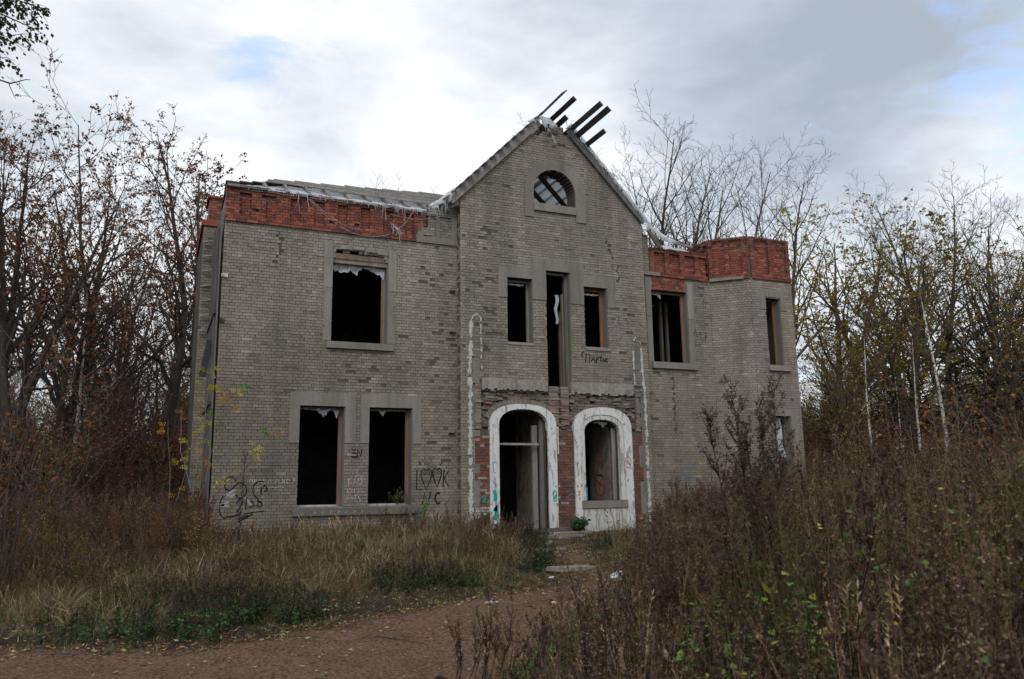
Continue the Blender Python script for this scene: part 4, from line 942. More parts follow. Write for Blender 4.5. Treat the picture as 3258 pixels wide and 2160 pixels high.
PROTO = {
 'A1': tree_proto('a', 1, 14, .25, M_BARK, RUST, 3600, .075, 1.3, nlimb=17, clear=.24, ang=(28, 52), llen=.36, nk=(7, 5, 4), up=.08, fork=3, wob=.12),
 'A2': tree_proto('a', 2, 14, .24, M_BARK, RUST, 3600, .075, 1.5, nlimb=17, clear=.34, ang=(30, 55), llen=.36, nk=(7, 5, 4), up=.08, wob=.12),
 'A3': tree_proto('a', 3, 13, .22, M_BARK, RUST, 4200, .07, 2.0, nlimb=17, clear=.20, ang=(30, 56), llen=.38, nk=(7, 5, 4), up=.07, fork=2, wob=.13),
 'B1': tree_proto('b', 4, 15, .27, M_BARK, None, 0, nlimb=24, clear=.26, ang=(28, 52), llen=.32, nk=(8, 6, 4), up=.07, fork=3, wob=.10, thick=1.3, barkcol=(.12, .10, .08), twigcol=(.085, .07, .058)),
 'B2': tree_proto('b', 5, 15, .26, M_BARK, None, 0, nlimb=22, clear=.32, ang=(28, 54), llen=.32, nk=(8, 6, 4), up=.07, fork=2, wob=.10, thick=1.3, barkcol=(.115, .095, .075), twigcol=(.08, .068, .055)),
 'D1': tree_proto('d', 6, 13, .34, M_BARK, YEL, 5200, .08, 1.9, nlimb=14, clear=.22, ang=(30, 60), llen=.50, nk=(7, 6, 4), up=.06, wob=.16, fork=3, thick=1.3, barkcol=(.12, .10, .078), twigcol=(.10, .085, .062)),
 'D2': tree_proto('d', 7, 12, .30, M_BARK, YEL, 6500, .08, 1.7, nlimb=14, clear=.20, ang=(30, 58), llen=.46, nk=(7, 6, 4), up=.07, wob=.15, fork=2, thick=1.3, barkcol=(.11, .09, .07), twigcol=(.09, .075, .055)),
 'W1': tree_proto('w', 8, 9, .11, M_BIRCH, YEL, 900, .06, 0, nlimb=18, clear=.35, ang=(35, 60), llen=.22, nk=(5, 4), up=.05, droop=.03, wob=.035),
 'W2': tree_proto('w', 9, 8, .095, M_BIRCH, YEL, 600, .06, 0, nlimb=16, clear=.45, ang=(35, 60), llen=.22, nk=(5, 4), up=.05, wob=.04),
 'S1': tree_proto('s', 10, 4.5, .035, M_BARK, RUST+BRN, 1500, .06, .6, nlimb=14, clear=.08, ang=(20, 45), llen=.5, nk=(6, 4), up=.10, wob=.12, fork=4, minr=.003),
 'S2': tree_proto('s', 12, 4.0, .03, M_BARK, YEL+BRN, 1000, .06, .4, nlimb=14, clear=.08, ang=(20, 45), llen=.5, nk=(6, 4), up=.09, wob=.12, fork=5, minr=.003),
 'S3': tree_proto('s', 13, 4.5, .03, M_BARK, RUST, 500, .06, .4, nlimb=14, clear=.06, ang=(18, 40), llen=.5, nk=(7, 5), up=.10, wob=.10, fork=5, minr=.003, twigcol=(.13, .11, .105)),
}
def conifer(seed, H):
    R = random.Random(seed); tb = MB(); tb.tube([(0, 0, -.1), (.05, 0, H*.5), (0, 0, H)], [.16, .1, .02], 7, (.07, .05, .04)); cr = MB()
    n = int(H*9)
    for i in range(n):
        t = .18+.82*i/n; z = H*t; L = (1.05-t)**.8*H*.24*R.uniform(.7, 1.15)
        a = R.uniform(0, 2*PI); d = Vector((math.cos(a), math.sin(a), -.12+.5*t)); tip = Vector((0, 0, z))+d*L
        cr.tube([(0, 0, z), tuple(tip)], [.02, .006], 3, (.06, .045, .035))
        for k in range(int(26*L)+8):
            q = Vector((0, 0, z))+d*L*R.uniform(.12, 1.0); s = R.uniform(.10, .2)
            e = (d+Vector((R.gauss(0, .8), R.gauss(0, .8), R.gauss(0, .35)))).normalized()*s; w = e.cross(Vector((R.gauss(0, 1), R.gauss(0, 1), 1))).normalized()*s*.20
            g = R.uniform(.6, 1.3); cr.add([q-w, q+e, q+w], [(0, 1, 2)], (.030*g, .046*g, .022*g))
    return [tb.build('trunk', M_BARK, link=False), cr.build('crown', M_LEAF, link=False)]
PROTO['C1'] = conifer(3, 9); PROTO['C2'] = conifer(4, 8)
BASEH = dict(A1=14, A2=14, A3=13, B1=15, B2=15, D1=13, D2=12, W1=9, W2=8, S1=4.5, S2=4, S3=4.5, C1=9, C2=8)
def plant(kind, name, x, y, H, rz, label, cat='tree', group=None, wide=1.0):
    s = H/BASEH[kind]; o = empty(name, (x, y, gzf(x, y)), rz, label=label, cat=cat, group=group); o.scale = (s*wide, s*wide, s)
    for p in PROTO[kind]:
        c = p.copy(); COL.objects.link(c); c.parent = o
    return o
GL, GR_ = 'bare autumn trees left of the house', 'bare trees right of and behind the house'
COMMON_L = 'thin bare tree with rusty leaves in the thick of the wood left of the house'
COMMON_R = 'bare grey-brown tree in the thick of the wood behind the right end of the house'
for k, x, y, H, rz, lab in (
    ('A1', -4.9, 5.0, 12.2, .4, 'big forked tree with dark trunk at the far left edge, rusty leaves aloft'),
    ('A2', -5.6, 8.2, 12.2, 1.9, 'straight tree just behind the big forked one at the left edge'),
    ('A1', -3.9, 10.8, 13.0, 2.7, 'upright many-limbed tree in the middle of the left wood'),
    ('A2', -1.3, 14.0, 15.6, .3, 'tall tree with thick dark trunk close to the left end of the house'),
    ('A3', -3.0, 18.5, 16.8, 4.0, 'tall crown with reddish leaves rising behind the middle of the left wood'),
    ('A2', .2, 22.0, 17.8, 5.0, 'tree whose twiggy top shows just over the left corner of the roof'),
    ('A3', -2.3, 6.6, 7.5, 1.0, 'low tree full of rust-red leaves before the left wood'),
    ('A1', 2.8, 31.0, 20.4, 1.2, 'tree top sloping away behind the left part of the low roof')):
    plant(k, 'bare_tree', x, y, H, rz, lab, group=GL)
for k, x, y, H, rz in (('A2', -5.6, 19, 14.5, .8), ('A3', -4.4, 26, 15, .2), ('A2', -7.4, 29, 16, 2.4), ('A3', -1.2, 32, 15, 1.1), ('A2', -3.4, 38, 16, 4.6), ('A3', -3.4, 11, 6.5, 4.4), ('A3', -1.6, 18, 7.5, 3.3)):
    plant(k, 'bare_tree', x, y, H, rz, COMMON_L, group=GL)
for k, x, y, H, rz, lab in (
    ('B1', 23.4, 17.9, 21.5, .3, 'tallest bare tree, right beside the gable peak'),
    ('B2', 25.9, 19.6, 20.6, 2.0, 'bare upright tree second from the gable peak'),
    ('B1', 27.6, 16.6, 20.6, 3.4, 'wide bare tree with leaning limbs above the right red parapet'),
    ('B2', 34.4, 18.4, 19.8, 1.1, 'bare tree just right of the corner tower parapet'),
    ('D1', 28.6, 8.6, 14.6, 1.4, 'broad tree with crooked limbs leaning right beyond the corner tower'),
    ('D2', 27.6, 4.2, 12.0, 4.2, 'crooked spreading tree with yellowing leaves right of the tower'),
    ('B2', 30.9, 4.0, 14.6, 5.2, 'tall bare tree standing alone right of the crooked spreading tree'),
    ('B1', 32.5, 2.8, 14.2, 2.6, 'dark dense bare tree near the right edge'),
    ('D2', 29.2, -1.2, 11.4, .6, 'dark twiggy tree cut by the right edge of the wood')):
    plant(k, 'bare_tree', x, y, H, rz, lab, group=GR_)
for k, x, y, H, rz in (('B2', 36.5, 12.5, 15.5, 2.5), ('D1', 37.5, 5.5, 13, 4.5), ('B2', 41, 10, 14, 1.7), ('D2', 34.5, .5, 9, 2.2), ('D2', 24.6, 4.2, 7.5, 3.2), ('D2', 29.5, 9.5, 9, .1)):
    plant(k, 'bare_tree', x, y, H, rz, COMMON_R, group=GR_)
for k, x, y, H, rz, lab in (('W1', 24.9, .2, 8.6, .5, 'tallest white birch trunk, rightmost before the dark wood'), ('W2', 22.5, 1.5, 6.6, 2.0, 'thin white birch nearest the corner tower'),
    ('W2', 25.0, 1.6, 6.8, 3.0, 'slender white birch second from the tallest one'), ('W2', 26.1, 3.4, 6.0, 4.0, 'short faint birch between two other white trunks')):
    plant(k, 'birch_tree', x, y, H, rz, lab, group='white birches right of the house')
plant('W1', 'birch_tree', -3.6, 9.6, 9.0, .5, 'pale birch trunk among the dark trees of the left wood', group='birches left of the house')
plant('C2', 'conifer', 27.6, 14.6, 12.4, .2, 'dark conifer behind the right red parapet, its top just showing', group='dark conifers'); plant('C1', 'conifer', 25.2, 1.8+1, 5.8, 1.2, 'dark pine behind the birches right of the house', group='dark conifers')
for x_, y_, H_, z_ in ((26.6, .8, 5.8, .3), (28.2, 2.4, 7.2, 1.3), (30.5, 2.6, 6.8, 2.5), (27.8, -1.4, 6.0, 3.0), (32.6, 5.5, 7.6, 4.0), (25.6, 6.4, 5.6, 5.0), (29.8, -.2, 6.4, 5.6), (26.9, 4.6, 5.6, 1.9), (29.3, -3.2, 5.6, .9), (27.4, -4.0, 4.6, 2.9)): plant('C1' if z_ > 2 else 'C2', 'conifer', x_, y_, H_, z_, 'small dark pine in the dense evergreen belt behind the white birches', group='small pines of the evergreen belt', wide=1.25)
plant('C2', 'conifer', 29.5, 5.0, 7.2, 2.2, 'second dark pine deeper in the right wood', group='dark conifers'); plant('C1', 'conifer', 31.0, 9.0, 7.0, 3.1, 'third dark pine, farthest into the right wood', group='dark conifers')
plant('S2', 'yellow_shrub', 18.6, -1.4, 3.3, 2.0, 'young shrub with bright yellow leaves at the right corner of the house', 'shrub', wide=.55)
plant('S2', 'yellow_shrub', 19.8, -.6, 3.9, 1.0, 'taller yellow-leaved sapling just beyond the right corner shrub', 'shrub', wide=.6)

# birch hanging into the picture at upper left
def hanging_birch():
    o = empty('birch_tree', (-7.2, -8.4, gzf(-7.2, -8.4)), label='leafy green birch outside the frame whose branches hang into the upper left corner', cat='tree')
    R = random.Random(4); tr = MB(); tw = MB(); lf = MB()
    tr.tube([(0, 0, -.1), (.1, 0, 3), (.25, .1, 6), (.5, .1, 9), (.6, .1, 11)], [.17, .14, .10, .06, .02], 8, (.6, .58, .55))
    ox, oy = -7.2, -8.4
    limbs = [((.45, .1, 8.3), (-3.25, -8.2, 8.05)), ((.45, .1, 8.0), (-3.35, -8.3, 7.75)), ((.4, .1, 7.6), (-3.6, -8.25, 7.5)), ((.3, .1, 7.0), (-3.55, -8.2, 7.25)), ((.3, .1, 6.5), (-3.95, -8.2, 6.75)), ((.25, .1, 6.2), (-3.95, -8.3, 6.4)), ((.5, .1, 9.0), (-3.3, -8.3, 8.7)), ((.2, .1, 5.2), (-4.0, -8.2, 5.9)), ((.2, .1, 4.8), (-4.0, -8.25, 5.3))]
    for li, (a, b) in enumerate(limbs):
        a = Vector(a); b = Vector((b[0]-ox+(.32 if li in (0, 1, 2, 6) else .14), b[1]-oy, b[2])); pts = []
        for k in range(8): t = k/7; pts.append(a.lerp(b, t)+Vector((0, R.gauss(0, .03), .35*math.sin(t*PI)*(.6)+R.gauss(0, .02))))
        tw.tube([tuple(p) for p in pts], [.035-.028*k/7 for k in range(8)], 4, (.06, .05, .045))
        for k in range(70 if li < 7 else 40):
            t = R.uniform(.30, 1); i = min(6, int(t*7)); p = pts[i].lerp(pts[i+1], t*7-i); d = Vector((R.uniform(-.25, .6), R.uniform(-.5, .5), R.uniform(-.35, .3)))*R.uniform(.25, .7)
            q = [p+d*(s/4)+Vector((0, 0, -.10*(s/4)**2)) for s in range(5)]; tw.tube([tuple(x) for x in q], [.006, .005, .004, .003, .002], 3, (.06, .05, .04))
            for m in range(R.choice((6, 9, 12, 16))):
                c = q[R.randrange(1, 5)]+Vector((R.gauss(0, .03), R.gauss(0, .03), -R.uniform(0, .10))); s = R.uniform(.04, .07)
                e = Vector((R.gauss(0, .6), R.gauss(0, .6), -1)).normalized()*s; w = e.orthogonal().normalized()*s*.45; g = R.uniform(.7, 1.4)
                lf.add([c, c+e*.5+w, c+e, c+e*.5-w], [(0, 1, 2, 3)], (.045*g, .065*g, .018*g))
    bt = [(-3.75, -8.2, 7.02), (-3.45, -8.2, 6.96), (-3.30, -8.2, 6.93), (-3.22, -8.2, 6.97), (-3.13, -8.2, 7.02), (-3.07, -8.2, 7.03)]
    tw.tube([(x-ox, y-oy, z) for x, y, z in bt], [.012, .010, .012, .008, .006, .004], 4, (.05, .04, .035)); tw.tube([(-3.32-ox, .2, 6.93), (-3.26-ox, .2, 6.8), (-3.22-ox, .2, 6.72)], [.006, .005, .003], 3, (.05, .04, .035))
    tr.build('trunk', M_BIRCH, o); tw.build('crown', M_TWIG, o); lf.build('leaves', M_LEAF, o)
hanging_birch()

# saplings with compound leaves against the left corner
def leaf_spray(mb, p, d, R, cols, n=7, L=.16, s=.055):
    d = Vector(d).normalized(); side = d.cross(Vector((0, 1, 0))).normalized()
    for k in range(n):
        t = (k+.5)/n; c = Vector(p)+d*L*t; sg = 1 if k % 2 else -1; e = (d*.5+side*sg+Vector((0, R.uniform(-.4, .1), -.25))).normalized()*s*R.uniform(.7, 1.3); w = Vector((R.gauss(0, .3), 1, R.gauss(0, .5))).normalized().cross(e).normalized()*s*.30
        col = cols[R.randrange(len(cols))]; g = R.uniform(.8, 1.25); mb.add([c, c+e*.5+w, c+e, c+e*.5-w], [(0, 1, 2, 3)], tuple(x*g for x in col))
def sapling(x, y, stems, label, seed, sprays, r=.011, name='sapling'):
    R = random.Random(seed); z0 = gzf(x, y); o = empty(name, (x, y, z0), label=label, cat='sapling'); st = MB(); lf = MB()
    for pts in stems:
        P = [Vector((a-x, b-y, c-z0)) for a, b, c in pts]; Q = []
        for a, b in zip(P, P[1:]):
            for k in range(4): Q.append(a.lerp(b, k/4)+Vector((R.gauss(0, .008), R.gauss(0, .008), 0)))
        Q.append(P[-1]); n = len(Q); st.tube([tuple(q) for q in Q], [r*(1-.7*k/n) for k in range(n)], 5, (.22, .22, .23))
    G = {'y': [(.50, .40, .03), (.42, .36, .03), (.30, .32, .04)], 'g': [(.06, .16, .04), (.09, .20, .04)], 'o': [(.40, .20, .03), (.34, .14, .03)]}
    for (a, b, c, k, n, spread) in sprays:
        for m in range(n): leaf_spray(lf, (a-x+R.gauss(0, spread), b-y+R.gauss(0, .06), c-z0+R.gauss(0, spread)), (R.uniform(-1, 1), R.uniform(-.4, .2), R.uniform(-.9, .5)), R, G[k])
    st.build('stem', M_TWIG, o); lf.build('leaves', M_LEAF, o)
sapling(-.15, -.8, [[(-.15, -.8, .0), (-.10, -.8, .9), (-.02, -.8, 1.38), (.22, -.8, 1.75), (.38, -.8, 2.3), (.48, -.75, 2.9), (.58, -.7, 3.5), (.60, -.7, 3.75)], [(-.02, -.8, 1.38), (.45, -.8, 1.62), (.75, -.8, 2.0), (1.0, -.75, 2.4), (1.25, -.7, 2.75)], [(.30, -.8, 1.9), (.18, -.8, 2.6), (.22, -.75, 3.1)]],
    'forked sapling leaning over the left corner, green and yellow leaves', 3, [(1.10, -.8, 2.6, 'g', 6, .08), (.95, -.8, 2.3, 'y', 6, .08), (1.28, -.75, 2.65, 'o', 3, .05), (.60, -.7, 3.7, 'g', 4, .04), (.45, -.75, 3.65, 'y', 4, .05), (.22, -.75, 3.45, 'o', 5, .09), (.15, -.8, 1.55, 'y', 4, .08), (.15, -.8, 3.6, 'o', 2, .05), (.55, -.7, 3.2, 'o', 2, .05)])
sapling(-.45, -.6, [[(-.45, -.6, 0), (-.40, -.6, 1.5), (-.25, -.6, 2.8), (-.20, -.6, 3.7), (-.15, -.6, 4.2)], [(-.40, -.6, 1.2), (-.7, -.6, 2.2), (-.75, -.6, 3.2)], [(-.42, -.6, .7), (-.15, -.6, 1.6), (-.05, -.6, 2.3)]],
    'straight sapling with yellow-green leaves beside the boarded side wall', 4, [(-.15, -.6, 4.1, 'y', 5, .10), (-.22, -.6, 3.65, 'y', 8, .14), (-.30, -.6, 2.9, 'y', 9, .14), (-.35, -.6, 2.4, 'y', 6, .14), (-.2, -.6, 1.9, 'o', 4, .12), (-.75, -.6, 3.1, 'o', 3, .1), (-.7, -.6, 2.1, 'y', 4, .1), (-.2, -.6, 3.3, 'g', 3, .1)])
sapling(-.85, -.3, [[(-.85, -.3, 0), (-.9, -.3, 1.8), (-1.0, -.3, 2.9)], [(-.88, -.3, .6), (-.6, -.3, 1.6), (-.55, -.3, 2.4)]], 'thin grey sapling with few orange leaves, left of the straight one', 5, [(-.98, -.3, 2.8, 'o', 3, .1), (-.6, -.3, 2.2, 'y', 4, .12), (-.7, -.3, 1.3, 'o', 4, .15)], r=.009)
for i, (x, H, lab) in enumerate(((3.65, 1.05, 'leafless twig growing on the wall top, leftmost of the roof saplings'), (3.98, .95, 'thin bent twig on the red parapet, second roof sapling'), (4.22, 1.15, 'tallest leafless twig on the red parapet'), (5.42, .75, 'small seeded stalk on the parapet near the gable'))):
    R = random.Random(i); z = 8.05 if i < 3 else 8.7; mb = MB(); P = [(x+.03*math.sin(k*1.3+i)+.02*k*(-1)**i, -.08, z+(H+.6*(i < 3))*k/6) for k in range(7)]
    mb.tube([(0+a-x, 0, c-z) for a, b, c in P], [.008-.001*k for k in range(7)], 4, (.14, .11, .09))
    for k in range(14):
        t = R.uniform(.3, .95); j = min(5, int(t*6)); p = P[j]; s = R.choice((-1, 1)); L = R.uniform(.12, .35); mb.tube([(p[0]-x, 0, p[2]-z), (p[0]-x+s*L*.4, 0, p[2]-z+L*.7), (p[0]-x+s*L*.5, 0, p[2]-z+L)], [.004, .003, .002], 3, (.14, .11, .09))
    o = mb.build('roof_sapling', M_TWIG, label=lab, cat='sapling', group='twigs growing on the parapet'); o.location = (x, -.10, z)
# green plant growing in the right-hand lower window
def leaf_geo(mb, q, e, w, col):
    q = Vector(q); n = Vector((0, 0, -1)); L_ = e.length
    mb.add([q, q+e*.28+w*.8, q+e*.28-w*.8, q+e*.62+w+n*L_*.05, q+e*.62-w+n*L_*.05, q+e+n*L_*.22], [(0, 1, 2), (1, 3, 4, 2), (3, 5, 4)], col)
def bushy(name, loc, n, hh, cols, label, seed, sp=.25, ls=.045, cat='plant', stemc=(.10, .08, .05)):
    R = random.Random(seed); o = empty(name, loc, label=label, cat=cat); st = MB(); lf = MB()
    for k in range(n):
        a = R.uniform(0, 2*PI); tip = Vector((math.cos(a)*sp*R.random(), math.sin(a)*sp*.5*R.random(), hh*R.uniform(.4, 1))); mid = tip*.5+Vector((0, 0, hh*.08)); st.tube([(0, 0, 0), tuple(mid), tuple(tip)], [.005, .004, .002], 3, stemc)
        for m in range(9):
            c = mid.lerp(tip, R.random())+Vector((R.gauss(0, .03), R.gauss(0, .03), R.gauss(0, .03))); s = ls*R.uniform(.6, 1.3); e = Vector((R.gauss(0, 1), R.gauss(0, 1), R.uniform(-.3, .8))).normalized()*s; w = e.orthogonal().normalized()*s*.4; q = cols[R.randrange(len(cols))]; g = R.uniform(.7, 1.3)
            leaf_geo(lf, c, e, w*.8, tuple(x*g for x in q))
    st.build('stem', M_TWIG, o); lf.build('leaves', M_LEAF, o)
bushy('window_plant', (4.45, .10, .93), 14, .42, [(.05, .12, .035), (.08, .15, .04), (.13, .06, .04)], 'green plant growing on the sill of the lower right window of the pair', 6, .28)
bushy('dock_plant', (9.15, -.75, gzf(9.15, -.75)), 26, .42, [(.025, .06, .02), (.035, .08, .025)], 'dark green leafy clump between the two white arches', 7, .38, .14)
bushy('green_weed', (4.9, -.7, gzf(4.9, -.7)), 5, 1.25, [(.10, .20, .04), (.13, .22, .04)], 'fresh green weed stem in front of the lower sill', 8, .10, .07)

# ------------------------------------------------------------------ scattered ground growth (countless: stuff)
def proto_collection(name, objs):
    c = bpy.data.collections.new(name)
    for o in objs: c.objects.link(o)
    return c
def scatter(name, coll, pts, rot, scl, nvar, label=None):
    me = bpy.data.meshes.new(name); me.vertices.add(len(pts)); me.vertices.foreach_set('co', np.asarray(pts, np.float32).ravel())
    a = me.attributes.new('rot', 'FLOAT_VECTOR', 'POINT'); a.data.foreach_set('vector', np.asarray(rot, np.float32).ravel())
    a = me.attributes.new('scl', 'FLOAT_VECTOR', 'POINT'); a.data.foreach_set('vector', np.asarray(scl, np.float32).ravel())
    a = me.attributes.new('idx', 'INT', 'POINT'); a.data.foreach_set('value', nrg.integers(0, nvar, len(pts)).astype(np.int32))
    o = bpy.data.objects.new(name, me); COL.objects.link(o); tag(o, kind='stuff', label=label)
    g = bpy.data.node_groups.new(name, 'GeometryNodeTree'); g.interface.new_socket('Geometry', in_out='INPUT', socket_type='NodeSocketGeometry'); g.interface.new_socket('Geometry', in_out='OUTPUT', socket_type='NodeSocketGeometry')
    N = g.nodes.new; L = g.links.new; i = N('NodeGroupInput'); q = N('NodeGroupOutput'); ip = N('GeometryNodeInstanceOnPoints'); ci = N('GeometryNodeCollectionInfo')
    ci.inputs['Collection'].default_value = coll; ci.inputs['Separate Children'].default_value = True; ci.inputs['Reset Children'].default_value = True
    def at(n, t): x = N('GeometryNodeInputNamedAttribute'); x.data_type = t; x.inputs['Name'].default_value = n; return x.outputs['Attribute']
    L(i.outputs[0], ip.inputs['Points']); L(ci.outputs[0], ip.inputs['Instance']); ip.inputs['Pick Instance'].default_value = True
    L(at('idx', 'INT'), ip.inputs['Instance Index']); L(at('rot', 'FLOAT_VECTOR'), ip.inputs['Rotation']); L(at('scl', 'FLOAT_VECTOR'), ip.inputs['Scale']); L(ip.outputs[0], q.inputs[0])
    m = o.modifiers.new('scatter', 'NODES'); m.node_group = g; return o
GREENS = [(.065, .105, .024), (.095, .125, .030), (.040, .065, .018), (.13, .13, .042), (.12, .09, .045)]
STRAW = [(.29, .205, .115), (.20, .14, .075), (.13, .088, .05), (.42, .32, .20)]
BROWN = [(.12, .074, .046), (.045, .028, .019), (.24, .165, .10), (.018, .012, .010), (.08, .05, .032)]
def blade(mb, R, base, a, L, w, bend, col):
    d = Vector((math.cos(a), math.sin(a), 0)); s = Vector((-d.y, d.x, 0)); P = []
    for k in range(4):
        t = k/3; P.append(Vector(base)+d*L*bend*t*t+Vector((0, 0, L*(t-.35*bend*t*t*1.2)))); 
    ws = [w, w*.8, w*.5, .0006]; b = len(mb.v)
    for p, ww in zip(P, ws): mb.v += [tuple(p-s*ww), tuple(p+s*ww)]
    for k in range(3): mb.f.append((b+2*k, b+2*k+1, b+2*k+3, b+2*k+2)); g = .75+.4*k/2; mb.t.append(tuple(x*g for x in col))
def tuft(seed, n, H, cols, mixed=None, pm=0.0, spread=.08, bend=(.2, 1.25), w=.0038):
    R = random.Random(seed); mb = MB()
    for k in range(n):
        c = mixed[R.randrange(len(mixed))] if mixed and R.random() < pm else cols[R.randrange(len(cols))]; g = R.uniform(.75, 1.25)
        blade(mb, R, (R.gauss(0, spread), R.gauss(0, spread), -.02), R.uniform(0, 2*PI), H*R.uniform(.5, 1.1), w*R.uniform(.7, 1.3), R.uniform(*bend), tuple(x*g for x in c))
    return mb.build('tuft', M_GRASS, link=False)
def plume(seed, n, H):
    R = random.Random(seed); mb = MB()
    for k in range(n):
        a = R.uniform(0, 2*PI); L = H*R.uniform(.7, 1.1); b = R.uniform(.05, .25); c = STRAW[R.randrange(4)]; d = Vector((math.cos(a), math.sin(a), 0)); p0 = Vector((R.gauss(0, .05), R.gauss(0, .05), 0))
        P = [p0+d*L*b*t*t+Vector((0, 0, L*(t-.1*t*t))) for t in (0, .35, .7, .85, 1)]; mb.tube([tuple(p) for p in P], [.0022, .002, .0016, .001, .0008], 3, c)
        for m in range(16):
            t = R.uniform(.76, 1.0); q = p0+d*L*b*t*t+Vector((0, 0, L*(t-.1*t*t))); e = (d*.5+Vector((R.gauss(0, .5), R.gauss(0, .5), .8))).normalized()*.034; w = e.orthogonal().normalized()*.0035; mb.add([q-w, q+e, q+w], [(0, 1, 2)], tuple(x*1.25 for x in c))
        blade(mb, R, tuple(p0), R.uniform(0, 6.3), H*.6, .004, .6, c)
    return mb.build('plume', M_GRASS, link=False)
def weed(seed, H, cols, leafc, green=0, nb=14, head='spike', stems=1, r=.004, cs=.014):
    """dry tall herb: stem, upward side shoots, seed clumps and curled leaves"""
    R = random.Random(seed); mb = MB()
    for s_ in range(stems):
        bx, by = R.gauss(0, .05*(stems > 1)), R.gauss(0, .05*(stems > 1)); lean = Vector((R.gauss(0, .10), R.gauss(0, .10), 1)); c = cols[R.randrange(len(cols))]; h = H*R.uniform(.8, 1.1)
        P = [Vector((bx, by, -.03))+lean*h*t+Vector((.03*math.sin(t*5+seed), .03*math.cos(t*4), 0)) for t in (0, .2, .4, .6, .8, 1)]
        mb.tube([tuple(p) for p in P], [r, r*.9, r*.8, r*.65, r*.45, r*.25], 4, c)
        def at(t): i = min(4, int(t*5)); return P[i].lerp(P[i+1], t*5-i)
        def clump(q, n, s, col):
            for m in range(n):
                e = Vector((R.gauss(0, 1), R.gauss(0, 1), R.gauss(0, 1)+.3)).normalized()*s*R.uniform(.6, 1.3); w = e.orthogonal().normalized()*s*.35; o = q+Vector((R.gauss(0, s*.5), R.gauss(0, s*.5), R.gauss(0, s*.5))); g = R.uniform(.6, 1.4); mb.add([o-w, o+e, o+w], [(0, 1, 2)], tuple(x*g for x in col))
        for k in range(nb):
            t = R.uniform(.38, .97); q = at(t); a = R.uniform(0, 2*PI); L = h*R.uniform(.08, .26)*(1.25-t); d = Vector((math.cos(a)*.55, math.sin(a)*.55, 1)).normalized(); e = q+d*L
            mb.tube([tuple(q), tuple(q+d*L*.5+Vector((0, 0, -.01))), tuple(e)], [r*.45, r*.35, r*.2], 3, c)
            if head == 'spike':
                for m in range(max(3, int(L/.025))): clump(q+d*L*R.uniform(.3, 1), 2 if cs < .02 else 4, cs, cols[R.randrange(len(cols))])
            else: clump(e, 16, .016, (.055, .035, .025))
        for m in range(10 if head == 'spike' else 4): clump(at(R.uniform(.85, 1)), 2 if cs < .02 else 5, cs, cols[0])
        for k in range(14):                                   # curled leaves along the stem
            t = R.uniform(.05, .75); q = at(t); a = R.uniform(0, 2*PI); gr = R.random() < green; s = R.uniform(.02, .045) if not gr else R.uniform(.025, .05)
            col = leafc[R.randrange(len(leafc))] if gr else cols[R.randrange(len(cols))]; g = R.uniform(.7, 1.4)
            e = Vector((math.cos(a), math.sin(a), R.uniform(.0, .5) if gr else R.uniform(-1.2, -.1))).normalized()*s; w = Vector((-math.sin(a), math.cos(a), R.gauss(0, .5)))*s*(.30 if gr else .15)
            leaf_geo(mb, q, e, w, tuple(x*g for x in col))
    return mb.build('herb', M_GRASS, link=False)
LG = [(.15, .22, .04), (.08, .15, .035), (.30, .28, .045), (.06, .12, .035)]
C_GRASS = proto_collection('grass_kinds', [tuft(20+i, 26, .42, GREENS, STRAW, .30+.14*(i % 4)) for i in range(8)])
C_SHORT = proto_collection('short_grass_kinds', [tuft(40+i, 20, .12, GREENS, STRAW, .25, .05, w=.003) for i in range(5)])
STRAW2 = STRAW+BROWN[:3]
C_STRAW = proto_collection('straw_kinds', [plume(50+i, 5, .85) for i in range(4)]+[tuft(60+i, 22, .60, STRAW, BROWN, .5, .08, bend=(.3, 1.1)) for i in range(4)])
C_WEED = proto_collection('weed_kinds', [weed(70+i, 1.0, BROWN, LG, .06, head='spike', stems=2) for i in range(6)]+[weed(80+i, 1.0, BROWN, LG, .05, nb=9, head='ball', stems=2) for i in range(3)])
C_GREEN = proto_collection('green_herb_kinds', [weed(90+i, .8, [(.10, .07, .04), (.09, .10, .03)], LG, .95, nb=4, head='spike', stems=3) for i in range(5)])
C_DARK = proto_collection('low_leaf_kinds', [weed(100+i, .35, [(.04, .03, .022)], [(.035, .07, .02), (.05, .10, .025), (.025, .05, .02)], .97, nb=2, stems=5, head='spike') for i in range(4)])

CX, CY = CAM[0], CAM[1]
def inview(x, y, m=16.0):
    dx, dy = x-CX, y-CY; a = np.degrees(np.arctan2(dx, dy)); return (a > -8.8-m) & (a < 56.6+m)
def in_house(x, y): return ((x > -.05) & (x < 17.1) & (y > -.03) & (y < 12.1)) | ((x > 6.0) & (x < 11.9) & (y > -.36) & (y < 1)) | ((x > 14.4) & (x < 17.1) & (y > -.95-0*x) & (y < 1)) | ((x > -.45) & (x < .1) & (y > 2.7) & (y < 7))
def rands(n, x0, x1, y0, y1, dens):
    """rejection-sample points with a density function in 0..1"""
    X = nrg.uniform(x0, x1, n); Y = nrg.uniform(y0, y1, n); d = dens(X, Y); k = (nrg.random(n) < d) & inview(X, Y) & ~in_house(X, Y); return X[k], Y[k]
def put(name, coll, nvar, X, Y, S, tilt=.12, label=None):
    n = len(X); Z = gz(X, Y)-.01; rot = np.stack([nrg.normal(0, tilt, n), nrg.normal(0, tilt, n), nrg.uniform(0, 2*PI, n)], -1); S = S*nrg.uniform(.75, 1.25, n)
    w = np.minimum(S, 1.0)*.5+S*.5
    scatter(name, coll, np.stack([X, Y, Z], -1), rot, np.stack([w, w, S], -1), nvar, label)
def patch(X, Y, s, k=0): return np.array([mnoise.noise((x*s, y*s, 9.1*k)) for x, y in zip(X, Y)])
